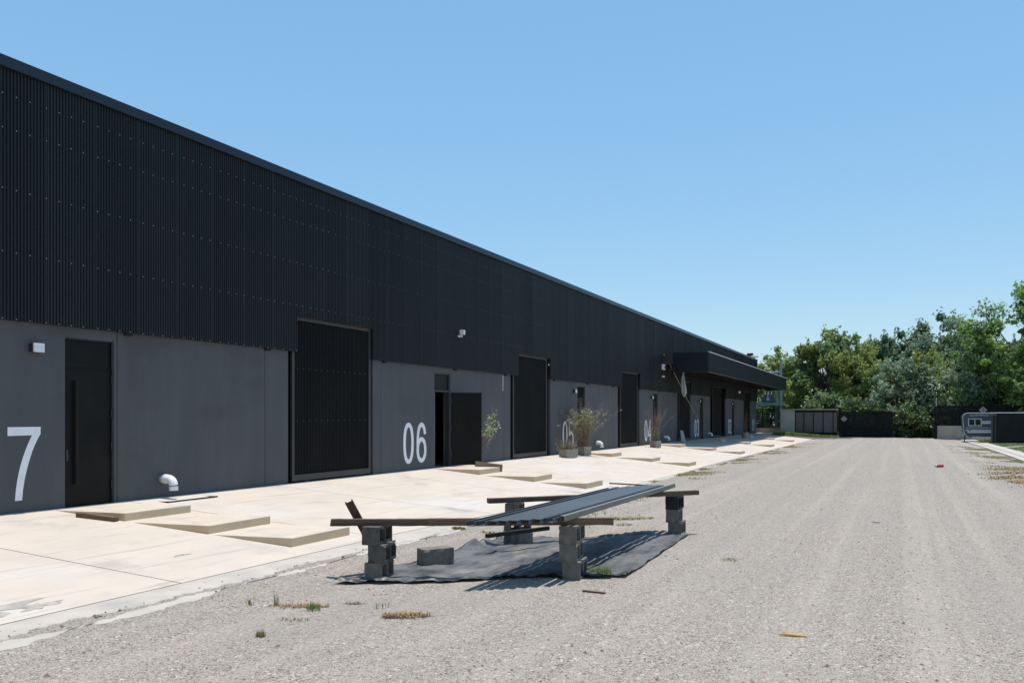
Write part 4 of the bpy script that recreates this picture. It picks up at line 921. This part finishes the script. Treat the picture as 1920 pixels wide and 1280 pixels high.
# mesh fence left of the pale wall
r = tag(empty('green_fence', (FX + 1.5, 11, .3)), 'green mesh fence on a low concrete footing beyond the building', 'fence')
lb('footing', 'tanwall', r, (FX + 1.4, FX + 1.6, 9.6, 17, -.3, .74)); lb('mesh_infill', 'meshgreen', r, (FX + 1.49, FX + 1.495, 9.6, 17, .741, 2.42))
lb('rail', 'black', r, (FX + 1.46, FX + 1.53, 9.6, 17, 2.421, 2.48), *[(FX + 1.46, FX + 1.53, y - .03, y + .03, .741, 2.42) for y in (9.66, 10.45, 11.3, 12.3, 13.5)])
# transformer on its platform
r = tag(empty('transformer_platform', (79, 10.9, .3)), 'electric transformer on a raised platform between two grey poles', 'transformer')
lb('platform', 'concrete_pole', r, (78.75, 79.5, 9.6, 14.5, 2.79, 3.05))
MB().tube([(0, -1.0, -.5), (0, -1.0, 6.75)], [.15, .11], 12).build('pole', 'concrete_pole', r); MB().tube([(.3, -.58, -.5), (.3, -.58, 5.85)], [.15, .12], 12).build('pole', 'concrete_pole', r)
MB().tube([(0, -1.0, 5.6), (0, 2.4, 5.45)], .05, 6).build('crossarm', 'galv', r); MB().box(.15, .45, -.85, -.3, 5.0, 5.2).build('bracket', 'concrete_pole', r)
tk = lb('tank', 'transformer', r, (78.8, 79.45, 10.55, 11.55, 3.051, 3.85), bevel=.04)
for yy in (-.15, .12, .4): MB().tube([(.1, yy, 3.55), (.1, yy, 3.82)], [.05, .03], 8).build('bushing', 'whitesteel', r)
MB().prism([(-.02, 2.98), (.26, 2.98), (.24, 3.17), (.17, 3.22), (.17, 3.45), (.07, 3.45), (.07, 3.22), (0, 3.17)], 'x', -.22, -.205).build('marking', 'alu', r)
r = tag(empty('street_lamp', (84.5, 13.1, .3)), 'white topped street lamp rising just beyond the end of the roof', 'street lamp')
MB().tube([(0, 0, -.5), (0, 0, 7.35)], [.07, .05], 8).build('pole', 'galv', r); MB().box(-.15, .15, -.35, .35, 7.35, 7.5).build('lamp_head', 'whitesteel', r, bevel=.04)
r = tag(empty('utility_pole', (96, 15.35, .3)), 'concrete utility pole with a brown capped head behind the roof end', 'utility pole')
MB().tube([(0, 0, -.5), (0, 0, 8.4)], [.28, .22], 12).build('pole', 'concrete_pole', r); MB().box(-.25, .25, -.32, .32, 8.4, 8.65).build('pole_head', 'rust', r, bevel=.05); MB().tube([(0, .4, 8.5), (0, 2.6, 8.1)], .03, 6).build('crossarm', 'galv', r)
# caravan beyond the right kerb
CVX, CY0, CY1 = 69.0, -4.15, -8.9
r = tag(empty('caravan', (CVX, -6.5, -.05)), 'old charcoal caravan with pale stripes parked half behind a black screen', 'caravan')
def yl(y): return y + 6.5
prof = []
def cor(cx, cz, rr, a0, a1): return [(cx + rr * math.cos(R(a)), cz + rr * math.sin(R(a))) for a in np.linspace(a0, a1, 9)]
prof = cor(yl(CY0) - .34, 2.08 - .34, .34, 0, 90) + cor(yl(CY1) + .34, 2.08 - .34, .34, 90, 180) + cor(yl(CY1) + .5, .26 + .5, .5, 180, 270) + cor(yl(CY0) - .62, .26 + .55, .55, 270, 350)
body = MB(); body.prism(prof, 'x', 0, 2.0); body.build('body', 'caravan', r)
tr = MB()
op = prof; 
for i in range(len(op)):
    a, b = op[i], op[(i + 1) % len(op)]
    if math.hypot(a[0] - b[0], a[1] - b[1]) > 1e-4: tr.tube([(-.015, a[0], a[1]), (-.015, b[0], b[1])], .022, 6, 0, False)
tr.build('edge_trim', 'alu', r)
wf = MB(); y0, y1, z0, z1 = yl(-4.50), yl(-5.36), 1.14, 1.68
for a in ((y1, y0, z1 - .05, z1), (y1, y0, z0, z0 + .05)): wf.box(-.035, -.002, a[0], a[1], a[2], a[3])
for a in (y0 - .05, y1, (y0 + y1) / 2 - .025): wf.box(-.035, -.002, a, a + .05, z0 + .0501, z1 - .0501)
wo = wf.build('window', 'alu', r); MB().box(-.02, -.003, y1 + .051, y0 - .051, z0 + .051, z1 - .051).build('pane', 'glass', wo)
st = MB()
for (ya, yb, za, zb) in ((yl(-5.37), yl(-8.6), 1.42, 1.50), (yl(-5.37), yl(-8.6), 1.30, 1.38), (yl(-4.35), yl(-8.6), .99, 1.02), (yl(-4.33), yl(-8.6), .78, .86), (yl(-4.45), yl(-8.6), .64, .75), (yl(-4.75), yl(-8.6), .27, .36)): st.box(-.012, -.001, yb, ya, za, zb)
st.build('side_stripe', 'alu', r)
MB().tube([(-.0125, yl(-4.62), .80), (-.03, yl(-4.62), .80)], .05, 10).build('filler_cap', 'rubber', r)
for yy in (-7.4,):
    wh = MB().tube([(.1, yl(yy), .18), (.32, yl(yy), .18)], .30, 20).build('wheel', 'rubber', r)
MB().tube([(.3, yl(-4.32), .45), (.3, yl(-4.28), -.02)], .04, 8).build('jack_leg', 'rust', r)
lbl = MB().box(-.01, -.001, 0, .0, 0, 0) if False else None
fc = bpy.data.curves.new('lettering', 'FONT'); fc.body = 'casa MOMENTO!'; fc.size = .17; fc.extrude = .003; fc.align_x = 'LEFT'
fo = bpy.data.objects.new('lettering_source', fc); COL.objects.link(fo); bpy.context.view_layer.update(); lm = bpy.data.meshes.new_from_object(fo.evaluated_get(bpy.context.evaluated_depsgraph_get()))
bpy.data.objects.remove(fo); lm.materials.clear(); lm.materials.append(mt['alu']); fo = link('lettering', lm, r); fo.location = (-.006, yl(-4.58), 1.86); fo.rotation_euler = (R(90), 0, R(-90))
# black screen enclosure in front of it
r = tag(empty('screen_panel', (65.0, -5.72, -.1), R(-78)), 'black screen panel with a pale top rail hiding the caravan', 'screen')
MB().box(.17, 7, .0, .06, .06, 2.10).build('panel', 'screen', r); MB().box(-.1, 7.05, -.03, .09, 2.101, 2.16).build('top_rail', 'whitesteel', r)
MB().box(-.09, .0, -.05, .11, -.1, 2.1).box(.09, .169, -.05, .11, -.1, 2.1).build('post', 'frame', r); MB().box(.001, .089, -.04, .10, -.1, 2.099).build('post_web', 'black', r)
MB().box(-.14, .22, -.06, .12, 1.96, 2.09).build('corner_cap', 'gatepanel', r)
m = MB(); m.box(-.02, .9, -.04, .04, 0, .04); tag(m.build('plank', 'wood_pale', loc=(66.0, -4.7, -.06), rot=(0, 0, R(-70))), 'tan plank lying on the far kerb below the caravan', 'plank')
tuft(66.4, -5.55, 500, .55, .10, .42, 'drygrass', 'yellowing bush at the foot of the screen post', .6, .03, 'low_bush', 'bush', None, lambda x, y: -.1)

# ------------------------------------------------------------------ trees
def crown(n_leaf, rx, ry, rz_, zc, clumps, leaf, mats, probs, seed, feather=0, gap=.0, trunk_pts=None):
    g = np.random.default_rng(seed)
    # clump centres fill an uneven ellipsoid
    C = []; S = []
    while len(C) < clumps:
        p = g.uniform(-1, 1, 3); r_ = np.linalg.norm(p)
        if r_ > 1 or r_ < .5 + gap * .2: continue
        lob = .80 + .22 * math.sin(3.1 * math.atan2(p[1], p[0]) + seed) + .20 * math.sin(4.3 * p[2] + seed * 1.7 + 2.3 * math.atan2(p[1], p[0]))
        if r_ > lob: continue
        C.append((p[0] * rx, p[1] * ry, zc + p[2] * rz_)); S.append(g.uniform(.35, 1.0))
    C = np.array(C); S = np.array(S); k = n_leaf // clumps
    cid = np.repeat(np.arange(clumps), k); n = len(cid)
    d = g.normal(0, 1, (n, 3)); d /= np.linalg.norm(d, axis=1)[:, None]
    rad = (.62 * (rx + rz_) / 2 * clumps ** -.33) * S[cid] * g.uniform(.1, 1, n) ** .3 * 1.5
    P = C[cid] + d * rad[:, None] * np.array([1, 1, .75])
    if feather:                                     # short leafy sprigs reaching out of the clumps
        ns = int(clumps * 6 * feather / .12); sc = g.integers(0, clumps, ns); sd_ = g.normal(0, 1, (ns, 3)); sd_[:, 2] = np.abs(sd_[:, 2]) + .2; sd_ /= np.linalg.norm(sd_, axis=1)[:, None]
        tw = g.random(n) < .28; si = g.integers(0, ns, tw.sum()); t = g.random(tw.sum()) ** .8
        out = (.62 * (rx + rz_) / 2 * clumps ** -.33) * S[sc] * 1.3
        P[tw] = C[sc[si]] + sd_[si] * (out[si] * .6 + t * (out[si] * .55 + .45))[:, None] + g.normal(0, .07, (tw.sum(), 3)); cid[tw] = sc[si]; d[tw] = sd_[si]
    nrm = d * .8 + np.array([0, 0, .25]) + g.normal(0, .6, (n, 3)); nrm /= np.linalg.norm(nrm, axis=1)[:, None]
    a = np.cross(nrm, g.normal(0, 1, (n, 3))); a /= np.linalg.norm(a, axis=1)[:, None]; b = np.cross(nrm, a)
    L_ = (leaf * g.uniform(.6, 1.4, n))[:, None]
    V = np.stack([P - a * L_ * .55, P - b * L_ * .26, P + a * L_ * .55 - nrm * L_ * .12, P + b * L_ * .26], 1).reshape(-1, 3)
    F = np.arange(n * 4).reshape(-1, 4)
    cm = g.choice(len(mats), clumps, p=probs); mi = cm[cid]; sw = g.random(n) < .25; mi[sw] = g.choice(len(mats), sw.sum(), p=probs)
    return V, F, mi, C
protos = {}
def tree(kind, x, y, sx, sz, label, rot=0., name='tree', cat='tree', group='trees beyond the far gate', z=-.1):
    """kind -> a crown and trunk built once; later trees of a kind copy its meshes at their own size"""
    r = tag(empty(name, (x, y, z), rot), label, cat, group); r.scale = (sx, sx, sz)
    if kind not in protos:
        spec = dict(
            broad=(21000, 4.6, 4.6, 3.6, 4.6, 120, .30, ['leaf_mid', 'leaf_olive', 'leaf_dark'], [.45, .4, .15], 3, .10, 0),
            yellow=(12000, 3.2, 3.2, 3.0, 4.2, 80, .28, ['leaf_yellow', 'leaf_olive'], [.7, .3], 5, .10, 0),
            dark=(16000, 3.6, 3.6, 4.2, 5.2, 90, .30, ['leaf_dark', 'leaf_blue'], [.65, .35], 8, .12, .3),
            blue=(18000, 4.4, 4.4, 4.6, 6.0, 95, .30, ['leaf_blue', 'leaf_dark', 'leaf_mid'], [.6, .25, .15], 11, .22, .5),
            silver=(11000, 3.2, 3.2, 3.1, 3.1, 85, .27, ['leaf_silver', 'leaf_dark'], [.72, .28], 14, .12, .1),
            bright=(36000, 4.6, 4.6, 6.4, 7.0, 210, .27, ['leaf_bright', 'leaf_dark', 'leaf_mid'], [.45, .25, .30], 17, .16, .0),
            olive=(9000, 3.0, 3.0, 2.8, 4.0, 70, .28, ['leaf_olive', 'leaf_yellow', 'leaf_mid'], [.6, .2, .2], 21, .12, 0),
            under=(6500, 3.0, 2.2, 1.7, 1.5, 60, .26, ['leaf_dark', 'leaf_mid'], [.6, .4], 25, .1, 0),
            feather=(5000, 1.7, 1.7, 3.6, 4.6, 46, .28, ['leaf_olive', 'leaf_mid'], [.6, .4], 29, .30, .1))[kind]
        V, F, mi, C = crown(spec[0], *spec[1:])
        c = np_mesh('crown', V, F, spec[7], mi, r)
        m = MB(); zc = spec[4]; tr_ = .05 * spec[1] + .05
        trunk = [(0, 0, -.3), (.05, .02, zc * .35), (-.05, .05, zc * .7), (0, 0, zc)]; m.tube(trunk, [tr_, tr_ * .8, tr_ * .6, tr_ * .35], 8)
        gr = random.Random(spec[9])
        for q in C[::max(1, len(C) // 26)]:
            s = Vector((0, 0, min(q[2] * .75, zc * gr.uniform(.35, .95)))); e = Vector(q); mm = s.lerp(e, .5) + Vector((gr.gauss(0, .15), gr.gauss(0, .15), .2)); m.tube([s, mm, e], [tr_ * .34, tr_ * .22, tr_ * .06], 5, 0, False)
        t = m.build('trunk', 'bark', r); protos[kind] = (c.data, t.data)
    else:
        for nm, me in zip(('crown', 'trunk'), protos[kind]): link(nm, me, r)
    return r
def aty(px, X): 
    k = (px - 960) / 1550; return X * (-k * math.cos(YAW) + math.sin(YAW)) / (k * math.sin(YAW) + math.cos(YAW))
T = [('broad', 1548, 86, 1.12, 1.22, 'large rounded green tree left of the yellow one', .3),
     ('yellow', 1614, 83.5, .88, 1.22, 'yellow green tree in the middle of the row', 1.0),
     ('dark', 1678, 90, .92, 1.12, 'dark green tree rising behind the yellow one', .5),
     ('blue', 1765, 95, 1.0, 1.18, 'tall grey green tree with wispy top, highest of the middle row', 2.0),
     ('blue', 1826, 92, .92, 1.0, 'open grey green tree with sky showing through its limbs', 4.2),
     ('olive', 1722, 88, .95, 1.22, 'olive tree in the gap left of the grey green ones', .2),
     ('silver', 1682, 80.5, .95, 1.18, 'glinting silver leaved bush in the gateway, tallest of its kind', .6),
     ('silver', 1738, 81.5, .9, .95, 'glinting silver leaved bush behind the right gate post', 2.2),
     ('silver', 1796, 80.5, .95, .98, 'glinting silver leaved bush above the mesh fence', 3.6),
     ('olive', 1755, 84, .75, 1.0, 'small round olive tree between the silver bushes', 1.9),
     ('bright', 1912, 78.5, .95, .93, 'tallest tree, bright green, at the right edge', .4),
     ('dark', 1862, 83, .8, .98, 'dark tree in the shade of the tallest tree', 2.9),
     ('broad', 1500, 90, .70, .95, 'smaller green tree behind the transformer poles', 2.5),
     ('feather', 1458, 96, 1.05, 1.15, 'slender feathery tree above the end of the roof', 0),
     ('feather', 1428, 104, 1.1, 1.12, 'pale slender tree just showing over the roof corner', 2),
     ('under', 1545, 80, 1.1, 1.25, 'dark low bush behind the pale wall cap', 0),
     ('under', 1618, 79.5, .95, 1.1, 'dark low bush seen through the black gate', 1),
     ('under', 1715, 79.2, .85, .95, 'dark low bush filling the open gateway', 2),
     ('under', 1798, 79.0, .95, 1.3, 'dark low bush behind the mesh fence', 3),
     ('under', 1876, 78.6, .9, 1.6, 'dark low bush behind the caravan roof', 4),
     ('under', 1442, 86, .8, 1.1, 'green bush behind the green mesh fence', 5),
     ('broad', 1655, 102, 1.1, 1.15, 'rearmost green tree behind the middle of the row', 5.0),
     ('dark', 1590, 100, 1.15, 1.2, 'rearmost dark tree behind the rounded green one', 3.0),
     ('dark', 1735, 104, 1.1, 1.1, 'rearmost dark tree behind the olive one', 1.2),
     ('broad', 1850, 103, 1.2, 1.2, 'rearmost green tree behind the open grey green one', .8)]
for kind, px, X, sx, sz, lab, rot in T: tree(kind, X, aty(px, X), sx, sz, lab, rot, 'bush' if kind in ('under', 'silver') else 'tree', 'bush' if kind in ('under', 'silver') else 'tree')
